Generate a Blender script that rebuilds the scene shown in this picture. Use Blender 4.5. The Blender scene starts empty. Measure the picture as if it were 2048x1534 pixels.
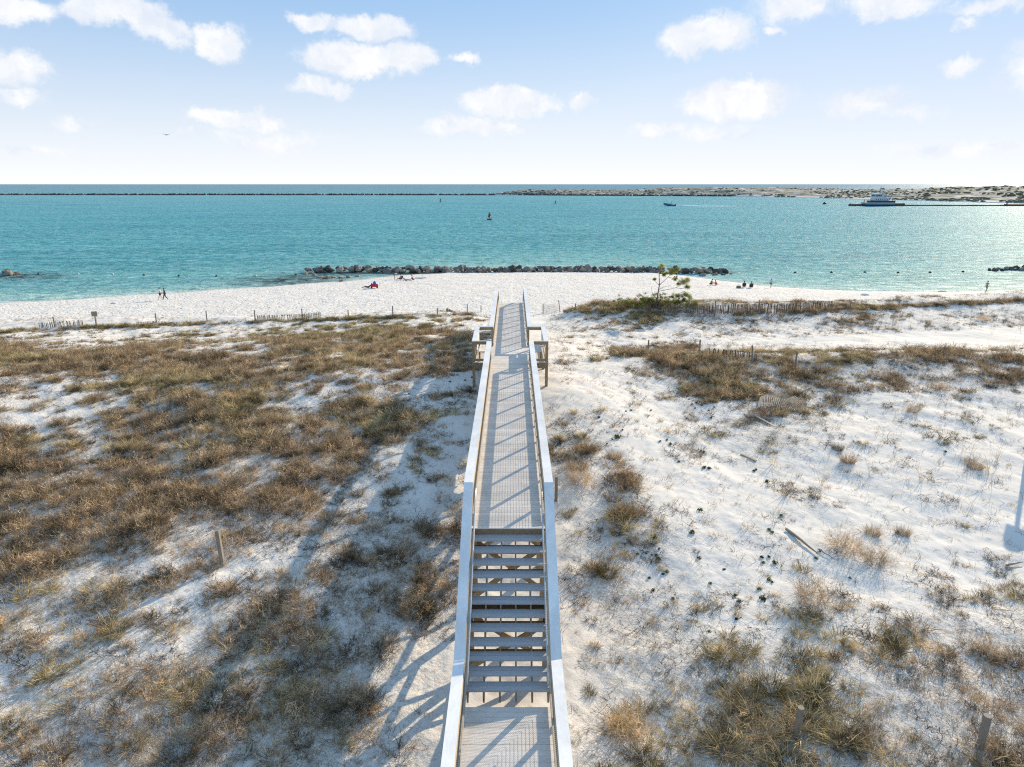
import bpy, bmesh, math, random
import numpy as np
from mathutils import Vector, Matrix, Quaternion
R = math.radians
rng = np.random.default_rng(7)
random.seed(7)
SC = bpy.context.scene
COL = SC.collection

# ------------------------------------------------------------------ camera
CAM_H = 16.5
PITCH = 16.33
cd = bpy.data.cameras.new("camera")
cam = bpy.data.objects.new("camera", cd)
COL.objects.link(cam)
cd.sensor_width = 36.0
cd.lens = 24.0
cd.clip_start = 0.5
cd.clip_end = 40000
cam.location = (0, 0, CAM_H)
cam.rotation_euler = (R(90 - PITCH), 0, 0)
SC.camera = cam
SC.cycles.use_denoising = False
SC.cycles.filter_width = 1.15

# ------------------------------------------------------------------ light
SUN_EL = 21.0
sx, sy = 0.612, 0.791
SUN = Vector((sx * math.cos(R(SUN_EL)), sy * math.cos(R(SUN_EL)), math.sin(R(SUN_EL))))
SUN_AZ = math.atan2(sx, sy)            # clockwise from +Y
SC.view_settings.view_transform = 'Standard'
SC.view_settings.look = 'None'
SC.view_settings.gamma = 1.0
SC.view_settings.exposure = 1.02
ld = bpy.data.lights.new("sun", 'SUN')
ld.energy = 3.3
ld.angle = R(0.55)
ld.color = (1.0, 0.83, 0.60)
sun = bpy.data.objects.new("sun", ld)
COL.objects.link(sun)
sun.rotation_euler = SUN.to_track_quat('Z', 'Y').to_euler()
sun.location = (30, 30, 60)


class NT:
    """tiny helper round a node tree"""
    def __init__(s, tree):
        s.t = tree
        s.n = tree.nodes
        s.l = tree.links

    def new(s, typ, **kw):
        n = s.n.new(typ)
        for k, v in kw.items():
            setattr(n, k, v)
        return n

    def put(s, sock, v):
        if hasattr(v, 'is_output'):
            s.l.new(v, sock)
        elif v is not None:
            sock.default_value = v

    def math(s, op, a, b=None, c=None, clamp=False):
        n = s.new('ShaderNodeMath', operation=op, use_clamp=clamp)
        s.put(n.inputs[0], a)
        if b is not None: s.put(n.inputs[1], b)
        if c is not None: s.put(n.inputs[2], c)
        return n.outputs[0]

    def vmath(s, op, a, b=None):
        n = s.new('ShaderNodeVectorMath', operation=op)
        s.put(n.inputs[0], a)
        if b is not None: s.put(n.inputs[1], b)
        return n.outputs['Value'] if op in ('LENGTH', 'DOT_PRODUCT') else n.outputs[0]

    def noise(s, vec, scale, detail=4, rough=0.55, dist=0.0, out='Fac'):
        n = s.new('ShaderNodeTexNoise')
        s.put(n.inputs['Vector'], vec)
        n.inputs['Scale'].default_value = scale
        n.inputs['Detail'].default_value = detail
        n.inputs['Roughness'].default_value = rough
        n.inputs['Distortion'].default_value = dist
        return n.outputs[out]

    def ramp(s, fac, stops, interp='LINEAR'):
        n = s.new('ShaderNodeValToRGB')
        cr = n.color_ramp
        cr.interpolation = interp
        while len(cr.elements) < len(stops): cr.elements.new(0.5)
        for e, (p, c) in zip(cr.elements, stops):
            e.position = p
            e.color = c if len(c) == 4 else (*c, 1)
        s.put(n.inputs[0], fac)
        return n.outputs[0]

    def maprange(s, v, a, b, c=0.0, d=1.0, smooth=False):
        n = s.new('ShaderNodeMapRange')
        if smooth: n.interpolation_type = 'SMOOTHSTEP'
        s.put(n.inputs[0], v)
        for i, q in zip((1, 2, 3, 4), (a, b, c, d)): n.inputs[i].default_value = q
        return n.outputs[0]

    def mix(s, f, a, b, blend='MIX'):
        n = s.new('ShaderNodeMix', data_type='RGBA', blend_type=blend)
        s.put(n.inputs[0], f)
        s.put(n.inputs[6], a if hasattr(a, 'is_output') else (*a, 1))
        s.put(n.inputs[7], b if hasattr(b, 'is_output') else (*b, 1))
        return n.outputs[2]

    def bump(s, h, strength=0.5, dist=0.1, normal=None):
        n = s.new('ShaderNodeBump')
        n.inputs['Strength'].default_value = strength
        n.inputs['Distance'].default_value = dist
        s.put(n.inputs['Height'], h)
        if normal is not None: s.l.new(normal, n.inputs['Normal'])
        return n.outputs[0]

    def scale(s, vec, v):
        n = s.new('ShaderNodeMapping')
        s.put(n.inputs['Vector'], vec)
        n.inputs['Scale'].default_value = v
        return n.outputs[0]


# ------------------------------------------------------------------ pixel <-> world (photo pixels 2048 x 1534)
F = 24.0 / 36.0 * 2048
cp, sp = math.cos(R(PITCH)), math.sin(R(PITCH))


def ray(px, py):
    u, v = (px - 1024) / F, (py - 767) / F
    return Vector((u, cp - v * sp, -sp - v * cp))


def at(px, py, z=0.0):
    d = ray(px, py)
    t = (z - CAM_H) / d.z
    return Vector((0, 0, CAM_H)) + d * t


def to_px(x, y, z):
    h = CAM_H - z
    zc = y * cp + h * sp
    yc = h * cp - y * sp
    zc = np.maximum(zc, 0.01)
    return 1024 + F * x / zc, 767 + F * yc / zc, zc


# ------------------------------------------------------------------ sky: Nishita with thin haze and scattered cumulus
world = bpy.data.worlds.new("World")
SC.world = world
world.use_nodes = True
W = NT(world.node_tree)
W.n.clear()
tc = W.new('ShaderNodeTexCoord')
dirv = tc.outputs['Generated']
sky = W.new('ShaderNodeTexSky', sky_type='NISHITA')
sky.sun_disc = False
sky.sun_elevation = R(SUN_EL)
sky.sun_rotation = SUN_AZ
sky.air_density = 1.0
sky.dust_density = 0.6
sky.ozone_density = 1.5
sky.altitude = 20
skyc = W.vmath('MINIMUM', sky.outputs[0], (9.3, 9.6, 10.0))
sep = W.new('ShaderNodeSeparateXYZ')
W.l.new(dirv, sep.inputs[0])
X, Y, Z = sep.outputs
hor = W.math('SQRT', W.math('ADD', W.math('MULTIPLY', X, X), W.math('MULTIPLY', Y, Y)))
az = W.math('ARCTAN2', X, Y)
el = W.math('ARCTAN2', Z, hor)
comb = W.new('ShaderNodeCombineXYZ')
W.l.new(az, comb.inputs[0]); W.l.new(el, comb.inputs[1])
ang = comb.outputs[0]
# turbulent edge
wn = W.noise(ang, 9.0, 7, 0.62, out='Color')
wob = W.vmath('MULTIPLY', W.vmath('SUBTRACT', wn, (0.5, 0.5, 0.5)), (0.075, 0.05, 0.0))
wn2 = W.noise(ang, 34.0, 7, 0.66, out='Color')
wob2 = W.vmath('MULTIPLY', W.vmath('SUBTRACT', wn2, (0.5, 0.5, 0.5)), (0.045, 0.030, 0.0))
angw = W.vmath('ADD', W.vmath('ADD', ang, wob), wob2)
clouds = [  # photo px centre, half sizes, density
    (205, 20, 60, 26, .9), (272, 32, 52, 28, .85), (325, 62, 45, 24, .8), (440, 82, 56, 30, 1), (642, 47, 50, 20, .8),
    (750, 60, 76, 26, 1), (700, 124, 100, 34, 1.0), (800, 122, 75, 32, .9), (925, 118, 42, 12, .6), (635, 178, 70, 19, .85),
    (20, 8, 75, 20, .8), (25, 135, 48, 26, .75), (45, 192, 40, 13, .5), (465, 234, 92, 20, .85), (375, 270, 22, 11, .6),
    (540, 276, 150, 26, .4), (1020, 208, 105, 30, 1.1), (1160, 205, 34, 19, .8), (960, 252, 120, 20, .85), (1410, 70, 82, 38, 1.0),
    (1590, 14, 88, 30, .65), (1780, 5, 80, 22, .8), (1985, 5, 60, 14, .6), (1475, 200, 112, 33, 1.1), (1310, 262, 62, 20, .7),
    (1420, 262, 120, 22, .5), (1912, 135, 34, 14, .7), (1730, 210, 78, 24, .65), (1820, 228, 60, 15, .4), (155, 248, 34, 13, .55),
    (1930, 300, 150, 16, .5), (70, 298, 110, 13, .35), (1925, 42, 26, 12, .45), (1550, 60, 30, 11, .55), (-150, 120, 90, 40, 1),
    (2230, 120, 110, 45, 1), (-330, -20, 140, 50, 1), (2450, -10, 140, 50, 1), (1250, -190, 200, 70, 1), (500, -230, 260, 70, 1),
]
acc = None
for cx_, cy_, hw, hh, dn in clouds:
    d0 = ray(cx_, cy_)
    a0 = math.atan2(d0.x, d0.y)
    e0 = math.atan2(d0.z, math.hypot(d0.x, d0.y))
    k = F / math.hypot(d0.x, d0.y)
    q = W.vmath('MULTIPLY', W.vmath('SUBTRACT', angw, (a0, e0, 0)), (k / hw * 1.02, k / hh * 1.02, 0))
    v = W.math('MULTIPLY_ADD', W.vmath('LENGTH', q), -1.0, 1.0)
    v = W.math('MULTIPLY', v, dn)
    if acc is None:
        acc = v
    else:
        acc = W.math('MAXIMUM', acc, v)
fine_ = W.noise(ang, 62.0, 6, 0.7)
acc = W.math('ADD', acc, W.math('MULTIPLY', W.math('SUBTRACT', fine_, 0.5), 0.42))
dens = W.maprange(acc, 0.02, 0.46, 0, 1, smooth=True)
dens = W.math('MULTIPLY', dens, 0.95)
cn = W.noise(W.vmath('ADD', angw, (0.0, 0.012, 0.0)), 22.0, 6, 0.6)
dens = W.math('MULTIPLY', dens, W.maprange(W.math('ADD', cn, W.math('MULTIPLY', acc, 0.9)), 0.35, 0.72, 0.45, 1.0))
# milky band low over the sea
milk = W.maprange(el, 0.0, 0.24, 1.0, 0.0)
milk = W.math('POWER', milk, 1.35)
HAZE = (10.0, 10.1, 10.2)
base = W.mix(0.78, skyc, (3.75, 6.15, 9.5))
base = W.mix(W.math('MULTIPLY', milk, 1.0), base, HAZE)
ccol = W.mix(W.maprange(cn, 0.36, 0.60), (7.9, 8.5, 9.5), (10.0, 10.0, 10.1))
full = W.mix(dens, base, ccol)
bg = W.new('ShaderNodeBackground')
W.l.new(full, bg.inputs[0])
bg.inputs[1].default_value = 0.05
wo = W.new('ShaderNodeOutputWorld')
W.l.new(bg.outputs[0], wo.inputs[0])
# ------------------------------------------------------------------ helpers for objects
def tag(o, label=None, cat=None, group=None, kind=None):
    if label: o['label'] = label
    if cat: o['category'] = cat
    if group: o['group'] = group
    if kind: o['kind'] = kind
    return o


def empty(name, loc=(0, 0, 0), rz=0.0):
    o = bpy.data.objects.new(name, None)
    COL.objects.link(o)
    o.empty_display_size = 0.2
    o.location = loc
    o.rotation_euler = (0, 0, rz)
    return o


def mesh_obj(name, me, parent=None, mat=None):
    o = bpy.data.objects.new(name, me)
    COL.objects.link(o)
    if mat is not None and not me.materials: me.materials.append(mat)
    if parent is not None: o.parent = parent
    return o


def np_mesh(name, verts, faces, smooth=False):
    """faces: (n,4) or (n,3) int array"""
    me = bpy.data.meshes.new(name)
    verts = np.asarray(verts, dtype=np.float32)
    faces = np.asarray(faces, dtype=np.int32)
    k = faces.shape[1]
    me.vertices.add(len(verts))
    me.vertices.foreach_set('co', verts.ravel())
    me.loops.add(faces.size)
    me.loops.foreach_set('vertex_index', faces.ravel())
    me.polygons.add(len(faces))
    me.polygons.foreach_set('loop_start', np.arange(0, faces.size, k, dtype=np.int32))
    me.polygons.foreach_set('loop_total', np.full(len(faces), k, dtype=np.int32))
    if smooth: me.polygons.foreach_set('use_smooth', np.ones(len(faces), dtype=bool))
    me.update()
    me.validate()
    return me


def fattr(me, name, data, domain='POINT'):
    a = me.attributes.new(name, 'FLOAT', domain)
    a.data.foreach_set('value', np.asarray(data, dtype=np.float32).ravel())


class MB:
    """collects boxes, bars, tubes into one mesh"""
    def __init__(s):
        s.v, s.f = [], []

    def box(s, lo, hi, M=None):
        x0, y0, z0 = lo; x1, y1, z1 = hi
        p = [(x0, y0, z0), (x1, y0, z0), (x1, y1, z0), (x0, y1, z0), (x0, y0, z1), (x1, y0, z1), (x1, y1, z1), (x0, y1, z1)]
        if M is not None: p = [tuple(M @ Vector(q)) for q in p]
        b = len(s.v)
        s.v += p
        s.f += [tuple(b + i for i in q) for q in ((0, 3, 2, 1), (4, 5, 6, 7), (0, 1, 5, 4), (1, 2, 6, 5), (2, 3, 7, 6), (3, 0, 4, 7))]
        return s

    def bar(s, a, b, w, t, up=(0, 0, 1)):
        """box of width w (sideways) and thickness t (along up) from a to b"""
        a, b = Vector(a), Vector(b)
        d = (b - a).normalized()
        side = d.cross(Vector(up))
        if side.length < 1e-5: side = d.cross(Vector((1, 0, 0)))
        side.normalize()
        u = side.cross(d).normalized()
        p = []
        for c in (a, b):
            for (i, j) in ((-1, -1), (1, -1), (1, 1), (-1, 1)):
                p.append(tuple(c + side * (i * w / 2) + u * (j * t / 2)))
        k = len(s.v)
        s.v += p
        s.f += [tuple(k + i for i in q) for q in ((0, 1, 2, 3), (7, 6, 5, 4), (0, 4, 5, 1), (1, 5, 6, 2), (2, 6, 7, 3), (3, 7, 4, 0))]
        return s

    def tube(s, pts, r, n=8, r2=None, cap=True):
        pts = [Vector(p) for p in pts]
        m = len(pts)
        rs = r if isinstance(r, (list, tuple)) else [r + (0 if r2 is None else (r2 - r) * i / max(1, m - 1)) for i in range(m)]
        base = len(s.v)
        ref = None
        for i, p in enumerate(pts):
            d = (pts[min(i + 1, m - 1)] - pts[max(i - 1, 0)]).normalized()
            if ref is None:
                ref = d.orthogonal().normalized()
            ref = (ref - d * ref.dot(d)).normalized()
            q = d.cross(ref)
            for k in range(n):
                a = 2 * math.pi * k / n
                s.v.append(tuple(p + (ref * math.cos(a) + q * math.sin(a)) * rs[i]))
        for i in range(m - 1):
            for k in range(n):
                a, b = base + i * n + k, base + i * n + (k + 1) % n
                s.f.append((a, b, b + n, a + n))
        if cap:
            s.f.append(tuple(base + k for k in reversed(range(n))))
            s.f.append(tuple(base + (m - 1) * n + k for k in range(n)))
        return s

    def poly(s, pts, z0, z1):
        """prism over an xy outline"""
        b = len(s.v); n = len(pts)
        s.v += [(x, y, z0) for x, y in pts] + [(x, y, z1) for x, y in pts]
        s.f += [tuple(b + i for i in reversed(range(n))), tuple(b + n + i for i in range(n))]
        s.f += [(b + i, b + (i + 1) % n, b + n + (i + 1) % n, b + n + i) for i in range(n)]
        return s

    def ball(s, c, r, sc=(1, 1, 1), n=10, m=7):
        b = len(s.v)
        for i in range(m + 1):
            th = math.pi * i / m
            for k in range(n):
                a = 2 * math.pi * k / n
                s.v.append((c[0] + r * sc[0] * math.sin(th) * math.cos(a), c[1] + r * sc[1] * math.sin(th) * math.sin(a), c[2] + r * sc[2] * math.cos(th)))
        for i in range(m):
            for k in range(n):
                a, q = b + i * n + k, b + i * n + (k + 1) % n
                s.f.append((a, a + n, q + n, q))
        return s

    def build(s, name, mat, parent=None, smooth=False, bevel=0):
        me = bpy.data.meshes.new(name)
        me.from_pydata(s.v, [], s.f)
        if bevel:
            bm = bmesh.new(); bm.from_mesh(me)
            bmesh.ops.bevel(bm, geom=bm.edges[:], offset=bevel, segments=1, affect='EDGES')
            bm.to_mesh(me); bm.free()
        if smooth:
            for p in me.polygons: p.use_smooth = True
        me.update()
        return mesh_obj(name, me, parent, mat)


# ------------------------------------------------------------------ numpy noise
_perm = rng.random((256, 256)).astype(np.float32)


def vnoise(x, y):
    x = np.asarray(x, dtype=np.float64); y = np.asarray(y, dtype=np.float64)
    xi, yi = np.floor(x), np.floor(y)
    fx, fy = x - xi, y - yi
    fx = fx * fx * (3 - 2 * fx); fy = fy * fy * (3 - 2 * fy)
    xi = xi.astype(np.int64); yi = yi.astype(np.int64)
    a = _perm[xi & 255, yi & 255]; b = _perm[(xi + 1) & 255, yi & 255]
    c = _perm[xi & 255, (yi + 1) & 255]; d = _perm[(xi + 1) & 255, (yi + 1) & 255]
    return (a * (1 - fx) + b * fx) * (1 - fy) + (c * (1 - fx) + d * fx) * fy


def fbm(x, y, octaves=4, gain=0.5, seed=0.0):
    s, amp, tot, fr = 0, 1.0, 0, 1.0
    for k in range(octaves):
        s = s + amp * (vnoise(x * fr + 17.3 * k + seed, y * fr - 9.1 * k + seed * 1.7) - 0.5)
        tot += amp; amp *= gain; fr *= 2.03
    return s / tot * 2


def smoothprof(pts):
    xs = np.arange(-20, 120, 0.25)
    ys = np.interp(xs, [p[0] for p in pts], [p[1] for p in pts])
    k = np.exp(-0.5 * (np.arange(-10, 11) * 0.25 / 1.1) ** 2); k /= k.sum()
    ys = np.convolve(np.pad(ys, 10, mode='edge'), k, mode='valid')
    return xs, ys


PL = smoothprof([(-20, 4.5), (0, 4.7), (8, 5.0), (13, 5.25), (18, 5.5), (24, 5.8), (28, 6.2), (36, 6.7), (44, 6.25), (50, 5.6), (55, 5.0), (60, 4.75), (64, 5.0), (66, 4.7), (70, 3.2), (74, 2.2), (78, 1.9), (120, 1.9)])
PR = smoothprof([(-20, 4.4), (0, 4.5), (9, 4.7), (13, 5.1), (18, 5.15), (24, 5.35), (30, 5.75), (35, 6.2), (40, 6.75), (42, 6.4), (46, 5.2), (50, 4.85), (55, 4.75), (59, 5.3), (63, 6.0), (65, 5.8), (69, 4.0), (73, 2.4), (78, 1.9), (120, 1.9)])
PC = smoothprof([(-20, 4.4), (0, 4.6), (12, 4.85), (17, 5.0), (24, 5.9), (30, 6.5), (35, 6.75), (42, 6.2), (50, 5.6), (58, 4.7), (63, 4.4), (66, 3.8), (70, 2.6), (76, 2.0), (120, 1.9)])
SHX = [-400, -160, -110, -73, -52, -36, -28, -20, -12, 0, 26, 31, 36, 42, 50, 60, 70, 84, 100, 160, 400]
SHY = [60, 78, 88, 97.5, 107, 117, 121, 128, 134, 134, 134, 129, 121, 114, 110, 107.5, 106.5, 110, 113, 118, 125]


def shore(x):
    return np.interp(x, SHX, SHY) + 0.5 * np.sin(x * 0.21) + 0.3 * np.sin(x * 0.53 + 1)


def H(x, y, fine=True):
    x = np.asarray(x, dtype=np.float64); y = np.asarray(y, dtype=np.float64)
    fl = np.interp(x, [-120, -60, -46, -3], [56, 58, 60.5, 66])
    fr = np.interp(x, [3, 12, 30, 55, 90], [63.5, 63.0, 64.5, 70, 76])
    zl = np.interp(y * 66 / fl, *PL)
    zr = np.interp(y * 64 / fr, *PR)
    zc = np.interp(y, *PC)
    wl = np.clip((-x - 1.5) / 5.0, 0, 1); wr = np.clip((x - 2.5) / 6.0, 0, 1)
    wl = wl * wl * (3 - 2 * wl); wr = wr * wr * (3 - 2 * wr)
    z = zl * wl + zr * wr + zc * (1 - wl - wr)
    far = np.where(x < 0, fl, fr) + 10
    ys = shore(x)
    # beach from the dune foot down to the waterline
    s = np.clip((ys - y) / np.maximum(ys - far, 5), 0, 1.0)
    zb = 1.9 * s ** 0.75
    zb = np.where(y > ys, -(y - ys) * 0.10, zb)
    zb = np.maximum(zb, -2.5)
    t = np.clip((y - far) / 4.0, 0, 1)
    z = z * (1 - t) + zb * t
    dune = 1 - np.clip((y - far + 8) / 8.0, 0, 1)
    z = z + dune * (fbm(x * 0.11, y * 0.11, 3, seed=3) * 0.36 + fbm(x * 0.42, y * 0.42, 3, seed=8) * np.where(x > 0, 0.13, 0.20))
    if fine:
        z = z + dune * (fbm(x * 1.6, y * 1.6, 3, seed=5) * 0.045 + fbm(x * 6, y * 6, 2, seed=2) * 0.012)
        b = (1 - dune) * (y < ys + 2)
        z = z + b * (fbm(x * 0.5, y * 0.5, 2, seed=6) * 0.07 + (fbm(x * 1.9, y * 1.9, 3, 0.7, seed=11)) * 0.075)
    # keep the ground under the boardwalk clear of it
    return z


def hit(px, py):
    """where the photo's pixel meets the ground"""
    d = ray(px, py)
    t = np.linspace(5, 260, 6000)
    xs, ys, zs = d.x * t, d.y * t, CAM_H + d.z * t
    g = H(xs, ys, False)
    i = np.argmax(zs < np.maximum(g, 0))
    i = max(i, 1)
    return Vector((xs[i], ys[i], max(float(H(xs[i], ys[i])), 0)))


def ground(x, y):
    return float(H(np.array([x]), np.array([y]))[0])


# ------------------------------------------------------------------ how thickly each stretch of dune is grown over
DROWS = [
    (620, '00000000000000420188888776432221'),
    (650, '11111111233444310134334322322322'),
    (680, '22222333456665600111111111111111'),
    (720, '88887765455665600233998887777764'),
    (770, '43346899643464300111168754544444'[:32]),
    (830, '43358898657764300121233674212221'),
    (900, '87567788878744300541122332111121'),
    (980, '98789999664344300337111122112111'),
    (1070, '87887867677776630036721111213111'[:32]),
    (1160, '86554334466676500155122113322323'),
    (1260, '56554346888876300125544344445556'),
    (1370, '55567787887665200033577665666777'[:32]),
    (1480, '67788876777665200377588878888788'[:32]),
]
DG = np.array([[int(c) for c in (r + '0' * 32)[:32]] for _, r in DROWS], dtype=float) / 9.0
DY = np.array([a for a, _ in DROWS], dtype=float)


def density(x, y, z):
    px, py, zc = to_px(x, y, z)
    u = np.clip((px - 32) / 64.0, 0, 31)
    j = np.interp(py, DY, np.arange(len(DY)))
    u0 = np.minimum(np.floor(u).astype(int), 30); j0 = np.minimum(np.floor(j).astype(int), len(DY) - 2)
    fu, fj = u - u0, j - j0
    d = (DG[j0, u0] * (1 - fu) + DG[j0, u0 + 1] * fu) * (1 - fj) + (DG[j0 + 1, u0] * (1 - fu) + DG[j0 + 1, u0 + 1] * fu) * fj
    far = np.where(x < 0, np.interp(x, [-120, -60, -46, -3], [56, 58, 60.5, 66]), np.interp(x, [3, 12, 30, 55, 90], [63.5, 63.0, 64.5, 70, 76]))
    # grass thickens into bands along the crests of the right-hand ridges, the trough between them stays bare
    c1 = np.interp(px, [1235, 1300, 1400, 1500, 1600, 1700, 1850, 2060], [700, 706, 716, 722, 722, 712, 708, 716])
    b1 = np.clip(1.15 - np.abs(py - c1 - 4) / 13.0, 0, 1) * (px > 1225) * (y > 28)
    c2 = np.interp(px, [1140, 1250, 1430, 1640, 1800, 1950, 2100], [622, 627, 631, 622, 614, 606, 598])
    b2 = np.clip(1.15 - np.abs(py - c2) / 8.0, 0, 1) * (px > 1130) * (y > 50)
    c0 = np.interp(px, [0, 110, 430, 620, 790, 945], [662, 657, 645, 639, 634, 628])
    b0 = 0.62 * np.clip(1.1 - np.abs(py - c0 - 2) / 5.0, 0, 1) * (px < 960) * (y > 50)
    bare = (px > 1400) & (py > c2 + 52) & (py < c1 - 8) & (y > 44)
    d = np.where(bare, d * 0.25, d)
    d = np.maximum(d, np.maximum(np.maximum(b1, b2), b0))
    return d * (y < far + 1.5)


# ------------------------------------------------------------------ materials
def new_mat(name):
    m = bpy.data.materials.new(name)
    m.use_nodes = True
    t = NT(m.node_tree)
    b = t.n['Principled BSDF']
    return m, t, b


def simple(name, col, rough=0.6, var=0.12, scale=6.0, bump=0.0, metallic=0.0, spec=0.5, stretch=None, bdist=0.01):
    m, t, b = new_mat(name)
    co = t.new('ShaderNodeTexCoord').outputs['Object']
    if stretch: co = t.scale(co, stretch)
    n = t.noise(co, scale, 5, 0.6)
    c2 = tuple(c * (1 - var) for c in col); c3 = tuple(min(1, c * (1 + var)) for c in col)
    t.put(b.inputs['Base Color'], t.ramp(n, [(0.3, c2), (0.7, c3)]))
    b.inputs['Roughness'].default_value = rough
    b.inputs['Metallic'].default_value = metallic
    b.inputs['Specular IOR Level'].default_value = spec
    if bump: t.put(b.inputs['Normal'], t.bump(n, bump, bdist))
    return m


def sand_material():
    m, t, b = new_mat('white_quartz_sand')
    geo = t.new('ShaderNodeNewGeometry')
    pos = geo.outputs['Position']
    veg = t.new('ShaderNodeAttribute', attribute_name='litter').outputs['Fac']
    wet = t.new('ShaderNodeAttribute', attribute_name='wet').outputs['Fac']
    bea = t.new('ShaderNodeAttribute', attribute_name='beach').outputs['Fac']
    n1 = t.noise(pos, 0.35, 5, 0.6)
    n2 = t.noise(pos, 9.0, 6, 0.7)
    c = t.ramp(n1, [(0.3, (0.71, 0.665, 0.595)), (0.7, (0.78, 0.735, 0.67))])
    c = t.mix(t.maprange(n2, 0.55, 0.75), c, (0.60, 0.56, 0.51))
    # fallen stems and leaf litter where the grass grows
    l1 = t.noise(t.scale(pos, (1, 1, 1)), 5.5, 7, 0.75, 1.2)
    l2 = t.noise(pos, 26.0, 4, 0.7, 2.0)
    lit = t.math('MULTIPLY', t.maprange(t.math('ADD', l1, t.math('MULTIPLY', veg, 0.24)), 0.60, 0.74), t.maprange(l2, 0.40, 0.60))
    lit = t.math('MULTIPLY', lit, t.maprange(veg, 0.08, 0.6, 0.0, 0.8))
    c = t.mix(lit, c, (0.17, 0.125, 0.085))
    # shell grit, footprints' darker bottoms do not need colour; damp strip by the water
    c = t.mix(t.math('MULTIPLY', wet, 0.55), c, (0.40, 0.35, 0.28))
    t.put(b.inputs['Base Color'], c)
    t.put(b.inputs['Roughness'], t.maprange(wet, 0, 1, 0.95, 0.45))
    b.inputs['Specular IOR Level'].default_value = 0.2
    # relief
    vor = t.new('ShaderNodeTexVoronoi', feature='SMOOTH_F1')
    vor.inputs['Scale'].default_value = 2.1
    vor.inputs['Smoothness'].default_value = 0.35
    t.l.new(t.vmath('ADD', pos, t.vmath('MULTIPLY', t.noise(pos, 2.0, 3, 0.6, out='Color'), (0.6, 0.6, 0.6))), vor.inputs['Vector'])
    foot = t.maprange(vor.outputs['Distance'], 0.05, 0.42)
    foot = t.math('MULTIPLY', foot, bea)
    fine = t.math('ADD', t.noise(pos, 3.2, 6, 0.66, 0.4), t.math('MULTIPLY', t.noise(pos, 16, 5, 0.7, 0.8), 0.32))
    rip = t.new('ShaderNodeTexWave', wave_type='BANDS', bands_direction='DIAGONAL')
    rip.inputs['Scale'].default_value = 2.6
    rip.inputs['Distortion'].default_value = 7.0
    rip.inputs['Detail'].default_value = 3.0
    rip.inputs['Detail Scale'].default_value = 0.7
    t.l.new(pos, rip.inputs['Vector'])
    h = t.math('ADD', fine, t.math('MULTIPLY', rip.outputs['Fac'], 0.035))
    h = t.math('ADD', h, t.math('MULTIPLY', foot, 1.9))
    bn = t.new('ShaderNodeBump')
    bn.inputs['Distance'].default_value = 0.07
    t.put(bn.inputs['Strength'], t.math('MAXIMUM', t.math('MULTIPLY', bea, 1.0), t.maprange(veg, 0.0, 0.5, 0.20, 0.80)))
    t.put(bn.inputs['Height'], h)
    t.l.new(bn.outputs[0], b.inputs['Normal'])
    return m


M_SAND = sand_material()

# ------------------------------------------------------------------ the ground: one sheet, finer near the camera
NX, NY = 900, 900
yy = np.concatenate([np.linspace(-60, 3, 24)[:-1], 3 + 150 * (np.expm1(np.linspace(0, 1, NY) * 2.6) / np.expm1(2.6))])
uu = np.linspace(-1, 1, NX)
uu = uu * 1.02 + np.sign(uu) * np.maximum(np.abs(uu) - 0.96, 0) * 70
GX = uu[None, :] * (np.maximum(yy, 3)[:, None] + 9) * 0.86
GYY = np.repeat(yy[:, None], NX, 1)
GZ = H(GX, GYY)
dn_ = density(GX, GYY, GZ)
veg_noise = fbm(GX * 0.55, GYY * 0.55, 4, 0.55, seed=21)
veg = np.clip(dn_ * 1.25 - 0.12 + veg_noise * 0.35, 0, 1) * (dn_ > 0.03)
# sand piled up round the plants
GZ = GZ + 0.10 * veg * (0.4 + 0.6 * fbm(GX * 1.1, GYY * 1.1, 2, seed=31) ** 2)
idx = np.arange(GX.size).reshape(GX.shape)
quads = np.stack([idx[:-1, :-1], idx[:-1, 1:], idx[1:, 1:], idx[1:, :-1]], -1).reshape(-1, 4)
gme = np_mesh('sand_ground', np.stack([GX, GYY, GZ], -1).reshape(-1, 3), quads, True)
fattr(gme, 'litter', veg)
ysG = shore(GX)
fattr(gme, 'wet', np.clip(1 - (ysG - GYY) / 4.5, 0, 1) ** 1.2)
farG = np.where(GX < 0, 66, 66)
fattr(gme, 'beach', np.clip((GYY - farG) / 6, 0, 1) * (1 - np.clip(1 - (ysG - GYY) / 4.0, 0, 1)))
gme.materials.append(M_SAND)
tag(mesh_obj('sand_ground', gme), 'white sand dunes and trodden beach', None, None, 'structure')

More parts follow.
